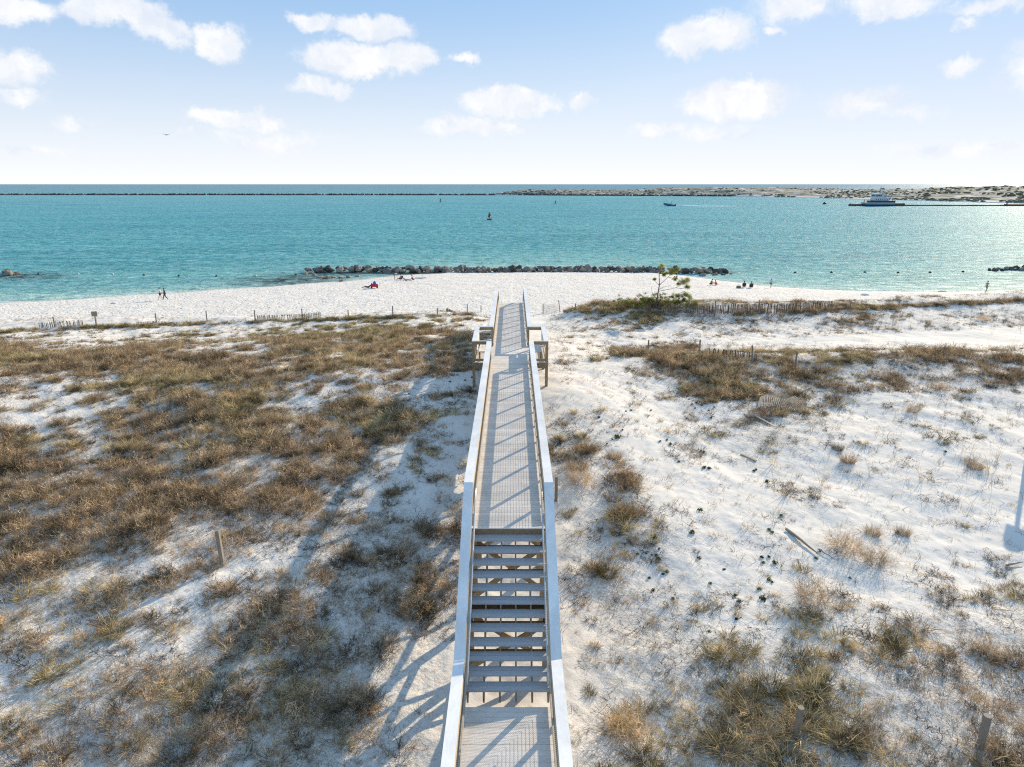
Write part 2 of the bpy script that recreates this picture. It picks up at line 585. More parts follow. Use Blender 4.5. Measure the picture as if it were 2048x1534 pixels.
# ------------------------------------------------------------------ water
def water_material():
    m, t, b = new_mat('green_gulf_water')
    geo = t.new('ShaderNodeNewGeometry')
    pos = geo.outputs['Position']
    dep = t.new('ShaderNodeAttribute', attribute_name='depth').outputs['Fac']
    reef = t.new('ShaderNodeAttribute', attribute_name='reef').outputs['Fac']
    foam = t.new('ShaderNodeAttribute', attribute_name='foam').outputs['Fac']
    # water colour by depth: pale over the sand, teal in the channel, slate blue in the open gulf
    c = t.ramp(dep, [(0.0, (0.60, 0.70, 0.62)), (0.03, (0.40, 0.60, 0.55)), (0.09, (0.22, 0.48, 0.47)), (0.22, (0.10, 0.37, 0.41)),
                     (0.42, (0.105, 0.37, 0.425)), (0.70, (0.16, 0.40, 0.455)), (0.80, (0.17, 0.42, 0.45)), (0.86, (0.17, 0.35, 0.40)), (1.0, (0.19, 0.30, 0.37))])
    patch = t.noise(t.scale(pos, (0.010, 0.035, 1)), 1.0, 5, 0.6, 0.6)
    c = t.mix(t.maprange(patch, 0.45, 0.72, 0, 0.42), c, (0.03, 0.19, 0.26))
    streak = t.noise(t.scale(pos, (0.02, 0.16, 1)), 1.0, 6, 0.65, 0.3)
    c = t.mix(t.maprange(streak, 0.50, 0.70, 0, 0.50), c, (0.26, 0.54, 0.57))
    c = t.mix(t.math('MULTIPLY', reef, t.maprange(t.noise(pos, 0.5, 5, 0.7), 0.3, 0.55)), c, (0.03, 0.05, 0.06))
    fo = t.math('MULTIPLY', foam, t.maprange(t.noise(t.scale(pos, (0.5, 1.6, 1)), 1.3, 5, 0.7), 0.42, 0.58))
    c = t.mix(fo, c, (0.78, 0.82, 0.80))
    chop = t.noise(t.scale(pos, (0.40, 0.34, 1)), 1.0, 6, 0.78, 0.7)  # bright and dark faces of the small waves, put into the colour
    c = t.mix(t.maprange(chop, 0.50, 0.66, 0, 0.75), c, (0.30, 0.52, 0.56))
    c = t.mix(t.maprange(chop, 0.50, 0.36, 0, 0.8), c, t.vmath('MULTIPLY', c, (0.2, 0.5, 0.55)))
    w1 = t.noise(t.scale(pos, (0.30, 0.42, 1)), 1.0, 6, 0.68, 0.5)      # chop
    w2 = t.noise(t.scale(pos, (0.035, 0.11, 1)), 1.0, 3, 0.5, 0.3)      # swell groups
    hgt = t.math('ADD', t.math('MULTIPLY', w1, 1.0), t.math('MULTIPLY', w2, 1.2))
    nrm = t.bump(hgt, 1.0, 1.6)
    t.n.remove(b)
    dif = t.new('ShaderNodeBsdfDiffuse'); t.put(dif.inputs[0], c); t.put(dif.inputs['Normal'], nrm)
    gls = t.new('ShaderNodeBsdfGlossy'); gls.inputs['Color'].default_value = (1, 1, 1, 1); gls.inputs['Roughness'].default_value = 0.45
    t.put(gls.inputs['Normal'], nrm)
    fr = t.new('ShaderNodeFresnel'); fr.inputs['IOR'].default_value = 1.333
    t.put(fr.inputs['Normal'], nrm)
    mx = t.new('ShaderNodeMixShader')
    t.put(mx.inputs[0], t.maprange(fr.outputs[0], 0.02, 0.8, 0.012, 0.085))
    t.l.new(dif.outputs[0], mx.inputs[1]); t.l.new(gls.outputs[0], mx.inputs[2])
    out = [n for n in t.n if n.type == 'OUTPUT_MATERIAL'][0]
    t.l.new(mx.outputs[0], out.inputs[0])
    return m


M_WATER = water_material()
rows = np.concatenate([np.linspace(40, 260, 300), 260 * (16000 / 260.0) ** np.linspace(0, 1, 160)[1:]])
WNX = 420
u = np.linspace(-1, 1, WNX)
u = u * 0.95 + np.sign(u) * np.maximum(np.abs(u) - 0.9, 0) * 14
WX = u[None, :] * (rows[:, None] * 1.0 + 10)
WY = np.repeat(rows[:, None], WNX, 1)
WZ = np.zeros_like(WX)
offs = WY - shore(WX)
# pool between the breakwater and the swimming beach stays shallow and pale
depth = np.interp(offs, [0, 3, 12, 40, 100, 300, 700, 850, 900, 1100, 2500], [0, 0.022, 0.075, 0.18, 0.3, 0.45, 0.70, 0.78, 0.80, 0.86, 1.0])
rd = lambda cx0, cy0, rx, ry: np.exp(-(((WX - cx0) / rx) ** 2 + ((WY - cy0) / ry) ** 2) ** 1.3)
p1, p2, p3 = at(585, 560), at(30, 553), at(1420, 545)
reef = np.clip(rd(p1.x, p1.y, 9, 9) + rd(p2.x, p2.y, 10, 6) + 0.6 * rd(p1.x + 14, 131, 14, 5) + 0.5 * rd(p3.x, p3.y + 1, 9, 3), 0, 1)
foam = np.clip(1 - np.abs(offs - 0.4) / 0.8, 0, 1) * 0.8
# the motor boat's wake
bw = at(1345, 411.5)
wk = np.clip((WX - bw.x) / 8, 0, 1) * np.clip(1 - (WX - bw.x) / 75, 0, 1) * np.clip(1 - np.abs(WY - bw.y) / (3 + 0.05 * np.abs(WX - bw.x)), 0, 1)
idx = np.arange(WX.size).reshape(WX.shape)
quads = np.stack([idx[:-1, :-1], idx[:-1, 1:], idx[1:, 1:], idx[1:, :-1]], -1).reshape(-1, 4)
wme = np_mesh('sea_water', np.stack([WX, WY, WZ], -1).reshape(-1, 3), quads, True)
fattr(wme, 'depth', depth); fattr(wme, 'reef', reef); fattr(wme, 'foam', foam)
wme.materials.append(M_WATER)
tag(mesh_obj('sea_water', wme), 'turquoise sea water with light chop', None, None, 'structure')
# ------------------------------------------------------------------ boardwalk materials
M_DECK = simple('grey_composite_board', (0.70, 0.645, 0.58), 0.62, 0.07, 5.0, 0.15, spec=0.3, stretch=(1, 6, 6))
def board_tones(m, axis, pitch, lo, hi, stain=0.12):
    """every board its own tone, plus drifted sand, scuffs and fixings"""
    t = NT(m.node_tree); b = t.n['Principled BSDF']
    src = b.inputs['Base Color'].links[0].from_socket
    sp3 = t.new('ShaderNodeSeparateXYZ'); pos = t.new('ShaderNodeNewGeometry').outputs['Position']
    t.l.new(pos, sp3.inputs[0])
    wn_ = t.new('ShaderNodeTexWhiteNoise', noise_dimensions='1D')
    t.put(wn_.inputs['W'], t.math('FLOOR', t.math('DIVIDE', sp3.outputs[axis], pitch)))
    f = t.maprange(wn_.outputs['Value'], 0, 1, lo, hi)
    st = t.noise(t.scale(pos, (1.6, 0.8, 1.6)), 1.0, 6, 0.7, 0.6)
    f = t.math('MULTIPLY', f, t.maprange(st, 0.35, 0.7, 1 - stain, 1 + stain))
    c = t.vmath('MULTIPLY', src, f)
    grit = t.noise(pos, 7.0, 6, 0.75, 0.4)
    c = t.mix(t.maprange(grit, 0.60, 0.74, 0, 0.5), c, (0.74, 0.70, 0.63))
    t.l.new(c, b.inputs['Base Color'])


board_tones(M_DECK, 1, 0.147, 0.86, 1.06)
M_TREAD = simple('grey_composite_tread', (0.42, 0.43, 0.44), 0.55, 0.10, 5.0, 0.2, spec=0.4, stretch=(1, 6, 6))
M_CAP = simple('pale_grey_rail_cap', (0.80, 0.79, 0.76), 0.34, 0.06, 7.0, 0.1, spec=0.9, stretch=(6, 0.6, 6))
board_tones(M_CAP, 1, 4.7, 0.92, 1.04, 0.14)
M_RAILWOOD = simple('weathered_pine_rail', (0.50, 0.42, 0.31), 0.75, 0.16, 7.0, 0.3, stretch=(6, 1, 6))
M_POST = simple('treated_pine_post', (0.30, 0.22, 0.125), 0.8, 0.25, 9.0, 0.4, stretch=(4, 4, 0.7))
M_BEAM = simple('treated_pine_beam', (0.24, 0.175, 0.10), 0.8, 0.3, 7.0, 0.4, stretch=(1, 1, 3))
M_GREYWOOD = simple('grey_weathered_wood', (0.26, 0.225, 0.18), 0.85, 0.25, 9.0, 0.5, stretch=(4, 4, 0.8))
M_WIRE = simple('galvanised_wire', (0.22, 0.21, 0.19), 0.5, 0.1, 20, metallic=0.6)
M_STEEL = simple('galvanised_handrail', (0.55, 0.57, 0.60), 0.42, 0.08, 20, metallic=0.5)

BX = -0.09
DZ = 7.94           # deck surface
LZ = 5.60           # lower landing surface
DY0, DY1 = 15.90, 50.7
RISE, RUN, NT_ = 0.18, 0.28, 12
HW = 0.915          # half clear width
PX_ = 0.975         # post centre offset
CAPX = 1.045        # cap centre offset
RH = 1.09           # rail height
LY1 = DY0 - 13 * RUN
BY0, BY1 = 33.0, 36.5    # the two bump-outs with benches
BOX = 1.78               # their outer rail centre

walk = empty('boardwalk', (BX, DY0, 0))
tag(walk, 'long raised beach boardwalk with grey decking, wire mesh railings and open stairs', 'boardwalk')


def part(mb, name, mat, parent=None, **k):
    """geometry is written in world coordinates; move it into the parent's frame"""
    parent = parent or walk
    off = Vector(parent_world[parent.name])
    mb.v = [(x - off.x, y - off.y, z - off.z) for x, y, z in mb.v]
    return mb.build(name, mat, parent, **k)


parent_world = {walk.name: (BX, DY0, 0)}


def B(x): return BX + x


def deck_boards(x0, x1, y0, y1, z, r):
    mb = MB(); y = y0
    while y < y1 - 0.05:
        w = 0.140
        e = r.uniform(-0.003, 0.003)
        dz = r.uniform(-0.0012, 0.0012)
        mb.box((x0 + e, y, z - 0.025), (x1 + e, min(y + w, y1), z + dz))
        y += w + 0.007
    return mb


rr = random.Random(3)
part(deck_boards(B(-1.03), B(1.03), DY0, DY1, DZ, rr), 'decking', M_DECK)
part(deck_boards(B(-1.03), B(1.03), 4.6, LY1, LZ, rr), 'landing_decking', M_DECK)
for s in (-1, 1):
    x0, x1 = sorted((B(s * 1.034), B(s * 1.86)))
    part(deck_boards(x0, x1, BY0 - 0.05, BY1 + 0.05, DZ, rr), 'bench_bay_decking', M_DECK)

# rim joists, joists, beams, posts
for s in (-1, 1):
    part(MB().box((B(s * 1.0) - 0.02, DY0 + 0.05, DZ - 0.265), (B(s * 1.0) + 0.02, DY1 - 0.05, DZ - 0.03)), 'rim_joist', M_BEAM)
    part(MB().box((B(s * 1.0) - 0.02, 4.7, LZ - 0.265), (B(s * 1.0) + 0.02, LY1 - 0.05, LZ - 0.03)), 'rim_joist', M_BEAM)
part(MB().box((B(-1.02), DY0 + 0.005, DZ - 0.27), (B(1.02), DY0 + 0.045, DZ - 0.03)), 'header_joist', M_BEAM)
part(MB().box((B(-1.02), LY1 - 0.045, LZ - 0.27), (B(1.02), LY1 - 0.005, LZ - 0.03)), 'header_joist', M_BEAM)
jo = MB()
for k in range(5):
    x = B(-0.8 + 0.4 * k)
    jo.box((x - 0.019, DY0 + 0.05, DZ - 0.26), (x + 0.019, DY1 - 0.05, DZ - 0.032))
    jo.box((x - 0.019, 4.7, LZ - 0.26), (x + 0.019, LY1 - 0.05, LZ - 0.032))
part(jo, 'floor_joists', M_BEAM)


def bent(y, ztop, xw=0.93, brace=True, zface=0):
    """a pair of posts with a double cross beam"""
    gz = min(ground(B(-xw), y), ground(B(xw), y)) - 0.6
    for s in (-1, 1):
        part(MB().box((B(s * xw) - 0.085, y - 0.085, gz), (B(s * xw) + 0.085, y + 0.085, ztop)), 'support_post', M_POST)
    part(MB().box((B(-1.15), y - 0.127, ztop - 0.24), (B(1.15), y - 0.088, ztop - 0.005)).box((B(-1.15), y + 0.088, ztop - 0.24), (B(1.15), y + 0.127, ztop - 0.005)), 'cross_beam', M_BEAM)
    if brace and ztop - gz > 2.2:
        for s in (-1, 1):
            yb = y + s * 0.15
            part(MB().bar((B(-s * (xw + .1)), yb, ztop - 0.3), (B(s * (xw + .1)), yb, max(gz + 0.75, ztop - 2.0)), 0.038, 0.14, up=(0, 0, 1)), 'diagonal_brace', M_POST)


for y in (16.3, 18.7, 21.1, 23.5, 25.9, 28.3, 30.7, 33.1, 36.4, 38.9, 41.4, 43.9, 46.4, 48.9, 50.5):
    bent(y, DZ - 0.27, brace=(y < 24))
bent(14.4, LZ + 1.05, brace=True)
for y in (12.1, 9.9, 7.6, 5.4):
    bent(y, LZ - 0.27, brace=False)

# stairs: treads and stringers
for i in range(1, NT_ + 1):
    z = DZ - i * RISE
    yb = DY0 - (i - 1) * RUN
    mb = MB()
    mb.box((B(-0.94), yb - 0.140, z - 0.025), (B(0.94), yb, z))
    mb.box((B(-0.94), yb - 0.287, z - 0.025), (B(0.94), yb - 0.147, z))
    mb.box((B(-0.94), yb - 0.2885, z - 0.045), (B(0.94), yb - 0.263, z - 0.0255))
    part(mb, 'stair_tread', M_TREAD)
for i in (1, 3, 6, 7, 9):
    z = DZ - (i + 1) * RISE; yb = DY0 - i * RUN + 0.12
    part(MB().box((B(-1.02), yb, z - 0.30), (B(1.02), yb + 0.038, z - 0.06)), 'blocking_board', M_BEAM)
for k in range(6):
    x = B(-0.90 + 0.36 * k)
    mb = MB()
    # saw-toothed stringer as one prism in the yz plane
    pts = []
    for i in range(1, NT_ + 1):
        z = DZ - i * RISE - 0.026
        yb = DY0 - (i - 1) * RUN
        pts += [(yb - 0.001, z), (yb - RUN + 0.001, z)]
    pts += [(DY0 - NT_ * RUN, DZ - 13 * RISE - 0.12), (DY0 - NT_ * RUN + 0.12, DZ - 13 * RISE - 0.26), (DY0 - 0.001, DZ - 0.52)]
    b = len(mb.v); n = len(pts)
    mb.v += [(x - 0.019, y, z) for y, z in pts] + [(x + 0.019, y, z) for y, z in pts]
    mb.f += [tuple(b + q for q in range(n)), tuple(b + n + q for q in reversed(range(n)))]
    mb.f += [(b + (q + 1) % n, b + q, b + n + q, b + n + (q + 1) % n) for q in range(n)]
    part(mb, 'stair_stringer', M_GREYWOOD)

# ------------------------------------------------------------------ rails
# cap line (y, z) from the bottom landing to the far stairs
K0, K1 = 12.42, 16.35
lowc, topc = LZ + RH, DZ + RH
capline = [(4.6, lowc), (K0, lowc), (K1, topc)]


def capz(y):
    if y <= K0: return lowc
    if y <= K1: return lowc + (topc - lowc) * (y - K0) / (K1 - K0)
    if y <= DY1 + 0.1: return topc
    return topc - (y - DY1 - 0.1) * 0.60


def floorz(y):
    if y <= LY1: return LZ
    if y < DY0: return LZ + RISE * min(13, math.ceil((y - LY1) / RUN))
    if y <= DY1: return DZ
    return DZ - (y - DY1) * 0.60


def cap_run(x, ys, w=0.235, name='rail_cap', x2=None):
    for a, b in zip(ys[:-1], ys[1:]):
        mb = MB()
        if abs(b - K0) > .01 and abs(b - K1) > .01: b -= 0.012
        za, zb = capz(a), capz(b)
        k = len(mb.v)
        xa = x; xb = x if x2 is None else x2
        for yq, zq, xq in ((a, za, xa), (b, zb, xb)):
            mb.v += [(xq - w / 2, yq, zq - 0.038), (xq + w / 2, yq, zq - 0.038), (xq + w / 2, yq, zq), (xq - w / 2, yq, zq)]
        mb.f += [(k, k + 1, k + 2, k + 3), (k + 7, k + 6, k + 5, k + 4)] + [(k + i, k + i + 4, k + (i + 1) % 4 + 4, k + (i + 1) % 4) for i in range(4)]
        part(mb, name, M_CAP)


def slant(x, w, ya, yb, off0, off1, mat, name):
    """board on edge following the cap line between two heights below it / above the floor line"""
    mb = MB(); k = 0
    ys = [ya] + [q for q in (K0, K1, DY1 + 0.1) if ya < q < yb] + [yb]
    for a, b in zip(ys[:-1], ys[1:]):
        k = len(mb.v)
        for yq in (a, b):
            z = capz(yq)
            mb.v += [(x - w / 2, yq, z + off0), (x + w / 2, yq, z + off0), (x + w / 2, yq, z + off1), (x - w / 2, yq, z + off1)]
        mb.f += [(k, k + 1, k + 2, k + 3), (k + 7, k + 6, k + 5, k + 4)] + [(k + i, k + i + 4, k + (i + 1) % 4 + 4, k + (i + 1) % 4) for i in range(4)]
    return part(mb, name, mat)


def mesh_panel(x, ya, yb, parent=None):
    """welded wire mesh between the top and bottom rail"""
    mb = MB(); r = 0.0048
    n = int((yb - ya) / 0.0508)
    top, bot = -0.12, -(RH - 0.12)
    for i in range(n + 1):
        y = ya + (yb - ya) * i / n
        z = capz(y)
        mb.box((x - r / 2, y - r / 2, z + bot), (x + r / 2, y + r / 2, z + top))
    m = 17
    ys = [ya] + [q for q in (K0, K1, DY1 + 0.1) if ya < q < yb] + [yb]
    for j in range(m + 1):
        o = bot + (top - bot) * j / m
        for a, b in zip(ys[:-1], ys[1:]):
            mb.bar((x, a, capz(a) + o), (x, b, capz(b) + o), r, r)
    return part(mb, 'wire_mesh', M_WIRE)


def rail_side(s, ya, yb, posts, caps):
    cap_run(B(s * CAPX), caps)
    xi = B(s * (HW + 0.019))
    slant(B(s * (HW + 0.020)), 0.036, ya, yb, -0.178, -0.0385, M_RAILWOOD, 'top_rail')
    slant(B(s * (HW + 0.020)), 0.036, ya, yb, -(RH - 0.19), -(RH - 0.055), M_RAILWOOD, 'bottom_rail')
    mesh_panel(B(s * (HW + 0.041)), ya, yb)
    for y in posts:
        part(MB().box((B(s * (HW + 0.09)) - 0.045, y - 0.045, floorz(y) - 0.3), (B(s * (HW + 0.09)) + 0.045, y + 0.045, capz(y) - 0.04)), 'rail_post', M_RAILWOOD)


near_posts = [5.3, 6.9, 8.5, 10.1, 11.7, 12.9, 14.4, 15.75, 17.3, 18.9, 20.5, 22.1, 23.7, 25.3, 26.9, 28.5, 30.1, 31.6]
far_posts = [38.1, 39.7, 41.3, 42.9, 44.5, 46.1, 47.7, 49.3]
for s in (-1, 1):
    rail_side(s, 4.6, BY0, near_posts, [4.6, 8.2, K0, K1, 21.2, 26.1, BY0 - 0.0])
    rail_side(s, BY1, DY1 + 2.2, far_posts + [50.6, 52.6], [BY1, 41.4, 46.3, DY1 + 0.1, DY1 + 2.2])
    # bump-out rails
    xo, xin = B(s * BOX), B(s * CAPX)
    lo, hi = sorted((xo - s * 0.1175, xo + s * 0.1175))
    part(MB().box((lo, BY0 - 0.02, topc - 0.036), (hi, BY1 + 0.02, topc + 0.002)), 'rail_cap', M_CAP)
    for y, sg in ((BY0, -1), (BY1, 1)):
        a, b = sorted((B(s * (CAPX + 0.119)), xo - s * 0.119))
        if sg > 0: a, b = sorted((B(s * (CAPX - 0.1175)), xo - s * 0.119))
        q0, q1 = (y + 0.002, y + 0.235) if sg > 0 else (y - 0.02, y + 0.05)
        part(MB().box((a, q0, topc - 0.034), (b, q1, topc + 0.004)), 'rail_cap', M_CAP)
        a, b = sorted((B(s * 1.02), B(s * 1.86)))
        part(MB().box((a, y - 0.02 + sg * 0.0, topc - 0.185), (b, y + 0.018, topc - 0.04)), 'top_rail', M_POST)
        part(MB().box((a, y - 0.02, DZ + 0.05), (b, y + 0.018, DZ + 0.18)), 'bottom_rail', M_POST)
        part(MB().box((a, y - 0.09 + (0.02 if sg > 0 else 0), DZ - 0.30), (b, y - 0.055 + (0.09 if sg > 0 else 0), DZ - 0.03)), 'rim_joist', M_BEAM)
        gz = ground(B(s * 1.82), y) - 0.5
        part(MB().box((B(s * 1.82) - 0.07, y - 0.026, gz), (B(s * 1.82) + 0.07, y + 0.12, topc - 0.043)), 'corner_post', M_POST)
        part(MB().box((B(s * 0.99) - 0.045, y - 0.045, DZ - 0.3), (B(s * 0.99) + 0.045, y + 0.045, topc - 0.042)), 'rail_post', M_POST)
    part(MB().box((B(s * 1.76) - 0.019, BY0 + 0.13, topc - 0.178), (B(s * 1.76) + 0.019, BY1 - 0.03, topc - 0.04)), 'top_rail', M_POST)
    part(MB().box((B(s * 1.76) - 0.019, BY0 + 0.13, DZ + 0.06), (B(s * 1.76) + 0.019, BY1 - 0.03, DZ + 0.2)), 'bottom_rail', M_POST)
    part(MB().box((B(s * 1.84) - 0.02, BY0 + 0.1, DZ - 0.28), (B(s * 1.84) + 0.02, BY1, DZ - 0.03)), 'rim_joist', M_BEAM)
    # bench with slatted seat and backrest along the outer rail
    by0, by1 = BY0 + 0.35, BY1 - 0.9
    bench = empty('bench', (B(s * 1.4) - BX, (by0 + by1) / 2 - DY0, DZ)); bench.parent = walk
    parent_world[bench.name] = (B(s * 1.4), (by0 + by1) / 2, DZ)
    m = MB()
    for k in range(3):
        xa = B(s * (1.22 + 0.145 * k))
        m.box((xa - 0.067, by0, DZ + 0.44), (xa + 0.067, by1, DZ + 0.475))
    part(m, 'seat', M_DECK, bench)
    m = MB()
    for k in range(4):
        m.box((B(s * 1.665) - 0.014, by0, DZ + 0.50 + 0.15 * k), (B(s * 1.665) + 0.014, by1, DZ + 0.63 + 0.15 * k))
    part(m, 'backrest', M_DECK, bench)
    for yb in (by0 + 0.25, by1 - 0.25):
        for xa in (1.2, 1.55):
            part(MB().box((B(s * xa) - 0.04, yb - 0.04, DZ + 0.002), (B(s * xa) + 0.04, yb + 0.04, DZ + 0.438)), 'leg', M_POST, bench)
    # round handrail beside the stairs
    xr = B(s * 0.86)
    pts = [(xr, K1 + 0.15, topc - 0.25), (xr, K1 - 0.05, topc - 0.22), (xr, K1 - 0.3, capz(K1 - 0.3) - 0.22)]
    pts += [(xr, K0 + 0.2, capz(K0 + 0.2) - 0.22), (xr, K0 - 0.25, lowc - 0.28), (xr, K0 - 0.33, lowc - 0.40)]
    hr = MB().tube(pts, 0.021, 8)
    for yb in (K0 + 0.4, (K0 + K1) / 2, K1 - 0.5):
        hr.tube([(xr, yb, capz(yb) - 0.22), (xr + s * 0.03, yb, capz(yb) - 0.27), (xr + s * 0.06, yb, capz(yb) - 0.25)], 0.008, 6)
    part(hr, 'handrail', M_STEEL, smooth=True)

# second flight down to the beach
for i in range(1, 9):
    z = DZ - i * RISE
    yb = DY1 + (i - 1) * 0.30
    part(MB().box((B(-0.94), yb, z - 0.025), (B(0.94), yb + 0.145, z)).box((B(-0.94), yb + 0.15, z - 0.025), (B(0.94), yb + 0.295, z)), 'stair_tread', M_TREAD)
for k in range(3):
    x = B(-0.9 + 0.9 * k)
    part(MB().bar((x, DY1 - 0.02, DZ - 0.42), (x, DY1 + 2.4, DZ - 0.42 - 1.44), 0.038, 0.2), 'stair_stringer', M_BEAM)
zl = DZ - 9 * RISE
part(deck_boards(B(-0.98), B(0.98), DY1 + 2.4, DY1 + 5.2, zl, rr), 'lower_decking', M_DECK)
# the lower landing and last ramp with their own narrower rails
for s in (-1, 1):
    x = B(s * 0.86)
    zc = zl + RH
    part(MB().box((x - 0.09, DY1 + 2.25, zc - 0.04), (x + 0.09, DY1 + 5.2, zc)), 'rail_cap', M_CAP)
    part(MB().box((x - 0.02, DY1 + 2.25, zc - 0.178), (x + 0.018, DY1 + 5.2, zc - 0.042)), 'top_rail', M_RAILWOOD)
    part(MB().bar((x, DY1 + 5.2, zc - 0.02), (x, DY1 + 9.5, zc - 2.3), 0.18, 0.04), 'rail_cap', M_CAP)
    for y in (DY1 + 2.5, DY1 + 3.8, DY1 + 5.1):
        part(MB().box((x - 0.045, y - 0.045, ground(x, y) - 0.4), (x + 0.045, y + 0.045, zc - 0.042)), 'rail_post', M_RAILWOOD)
    for y in (DY1 + 6.6, DY1 + 8.2):
        part(MB().box((x - 0.045, y - 0.045, ground(x, y) - 0.4), (x + 0.045, y + 0.045, zc - 0.06 - (y - DY1 - 5.2) * 0.53)), 'rail_post', M_RAILWOOD)
for i in range(1, 15):
    z = zl - i * 0.17
    yb = DY1 + 5.2 + (i - 1) * 0.30
    if z < ground(B(0), yb) + 0.02: break
    part(MB().box((B(-0.9), yb, z - 0.03), (B(0.9), yb + 0.29, z)), 'stair_tread', M_TREAD)
# ------------------------------------------------------------------ rocks
M_ROCKS = [simple('breakwater_rock_grey', (0.15, 0.142, 0.13), 0.9, 0.35, 1.3, 0.6, bdist=0.12),
           simple('breakwater_rock_tan', (0.28, 0.235, 0.18), 0.9, 0.35, 1.3, 0.6, bdist=0.12),
           simple('breakwater_rock_dark', (0.07, 0.064, 0.056), 0.9, 0.4, 1.3, 0.6, bdist=0.12)]


def rock_mesh(seed, mat):
    r = np.random.default_rng(seed)
    bm = bmesh.new()
    bmesh.ops.create_icosphere(bm, subdivisions=3, radius=1)
    nrm = r.normal(size=(13, 3)); nrm /= np.linalg.norm(nrm, axis=1)[:, None]
    dd = r.uniform(0.62, 1.0, 13)
    for v in bm.verts:
        p = np.array(v.co)
        q = nrm @ p
        k = np.where(q > 0.05, dd / np.maximum(q, 0.05), 9)
        rad = min(k.min(), 1.15)
        rad *= 1 + 0.05 * math.sin(9 * p[0] + seed) * math.sin(7 * p[1]) + r.uniform(-0.012, 0.012)
        v.co = Vector(p * rad)
    me = bpy.data.meshes.new('boulder')
    bm.to_mesh(me); bm.free()
    me.materials.append(mat)
    for p in me.polygons: p.use_smooth = False
    return me


ROCKS = [rock_mesh(40 + i, M_ROCKS[(0, 1, 2, 1, 0, 1, 2, 0, 1)[i]]) for i in range(9)]
rk = random.Random(11)


def boulder(x, y, z, s, label, group, name='boulder', src=None):
    o = bpy.data.objects.new(name, src or rk.choice(ROCKS))
    COL.objects.link(o)
    o.location = (x, y, z)
    o.scale = (s * rk.uniform(0.85, 1.35), s * rk.uniform(0.8, 1.2), s * rk.uniform(0.6, 0.9))
    o.rotation_euler = (rk.uniform(-.5, .5), rk.uniform(-.5, .5), rk.uniform(0, 6.3))
    return tag(o, label, 'boulder', group)


# the breakwater at the end of the beach: three courses of boulders
gy = lambda x: 132.6 + 0.6 * math.sin(x * 0.15) + (0.03 * (x + 28) ** 2 * 0.12 if x < -28 else 0)
bx = -39.5
GB = 'boulders of the low breakwater behind the beach'
while bx < 41.5:
    edge = min(1, (bx + 42) / 9, (43 - bx) / 7)
    for row in range(3):
        if row == 2 and rk.random() < 0.25: continue
        s = (0.36 + 0.48 * rk.random() ** 2) * (0.8 + 0.2 * edge)
        x = bx + rk.uniform(-.6, .6); y = gy(bx) + (row - 1) * 1.0 + rk.uniform(-.4, .4)
        z = (0.34 + 0.36 * (1 if row == 1 else 0.1) * edge + rk.uniform(-.1, .2))
        zone = 'left' if bx < -12 else ('middle' if bx < 14 else 'right')
        kind = ('front course', 'top course', 'seaward course')[row]
        boulder(x, y, z, s, 'rough grey boulder in the %s, %s part of the breakwater behind the beach' % (kind, zone), GB + ', ' + kind + ', ' + zone)
    bx += rk.uniform(0.68, 0.98)
for px, py, s in ((640, 556, .55), (652, 557, .7), (668, 555, .5), (683, 556, .6), (697, 555, .45), (716, 553, .5), (628, 551, .5), (610, 549, .5), (620, 547, .7)):
    p = at(px, py)
    boulder(p.x, p.y, 0.0, s, 'dark low boulder awash in front of the left end of the breakwater', 'boulders awash before the left end of the breakwater', src=ROCKS[3])
for px, py, s in ((1436, 545, .55), (1450, 544, .7), (1463, 548, .35), (1418, 547, .8), (1430, 550, .5), (1446, 550, .4), (1405, 552, .6)):
    p = at(px, py)
    boulder(p.x, p.y, 0.0, s, 'low boulder in the water at the right tip of the breakwater', 'boulders off the right tip of the breakwater')
for i in range(17):
    px = rk.uniform(-60, 34); py = 549 + rk.uniform(-2.5, 2.5)
    p = at(px, py)
    boulder(p.x, p.y, 0.25 if px < 25 else 0.0, rk.uniform(.55, 1.0), 'tan boulder of the small rock groin at the far left of the beach', 'boulders of the left groin', src=ROCKS[rk.choice((1, 5, 0))])
for i in range(34):
    px = 1978 + 130 * rk.random() ** 0.8; py = 541 - (px - 1975) * 0.02 + rk.uniform(-2.0, 2.0)
    p = at(px, py)
    boulder(p.x, p.y, 0.1 + (0.45 * rk.random() if px > 2008 else 0), rk.uniform(.4, .75) if px > 2005 else 0.4, 'brown boulder of the small rock groin at the far right of the beach', 'boulders of the right groin', src=ROCKS[rk.choice((1, 2, 6, 0))])

# ------------------------------------------------------------------ long jetty far out: thousands of small stones, one mass
JP = []
rj = np.random.default_rng(5)
jl, jm, jr = at(-500, 391.5), at(1020, 390.5), at(1500, 393.0)
pts = [(jl.x * 1.0, jm.y * 1.02), (-330, jm.y * 1.01), (0, jm.y), (jr.x, jr.y)]
bmv, bmf = [], []
base_r = [rock_mesh(90 + i, M_ROCKS[0]) for i in range(3)]
low = []
for me_ in base_r:
    bm = bmesh.new(); bmesh.ops.create_icosphere(bm, subdivisions=1, radius=1)
    low.append((np.array([v.co[:] for v in bm.verts]), np.array([[v.index for v in f.verts] for f in bm.faces])))
    bm.free()
jv, jf, nv = [], [], 0
xj = np.interp
t_ = 0.0
total = 2300
for i in range(total):
    x = rj.uniform(pts[0][0], pts[-1][0] + 60)
    y = np.interp(x, [p[0] for p in pts], [p[1] for p in pts]) + rj.uniform(-5, 5)
    v, f = low[i % 3]
    s = rj.uniform(1.1, 2.1)
    pv = v * (1 + rj.uniform(-.22, .22, v.shape)) * np.array([s, s, s * 0.75]) + np.array([x, y, rj.uniform(-.2, 1.5)])
    jv.append(pv); jf.append(f + nv); nv += len(v)
jme = np_mesh('jetty_stones', np.concatenate(jv), np.concatenate(jf))
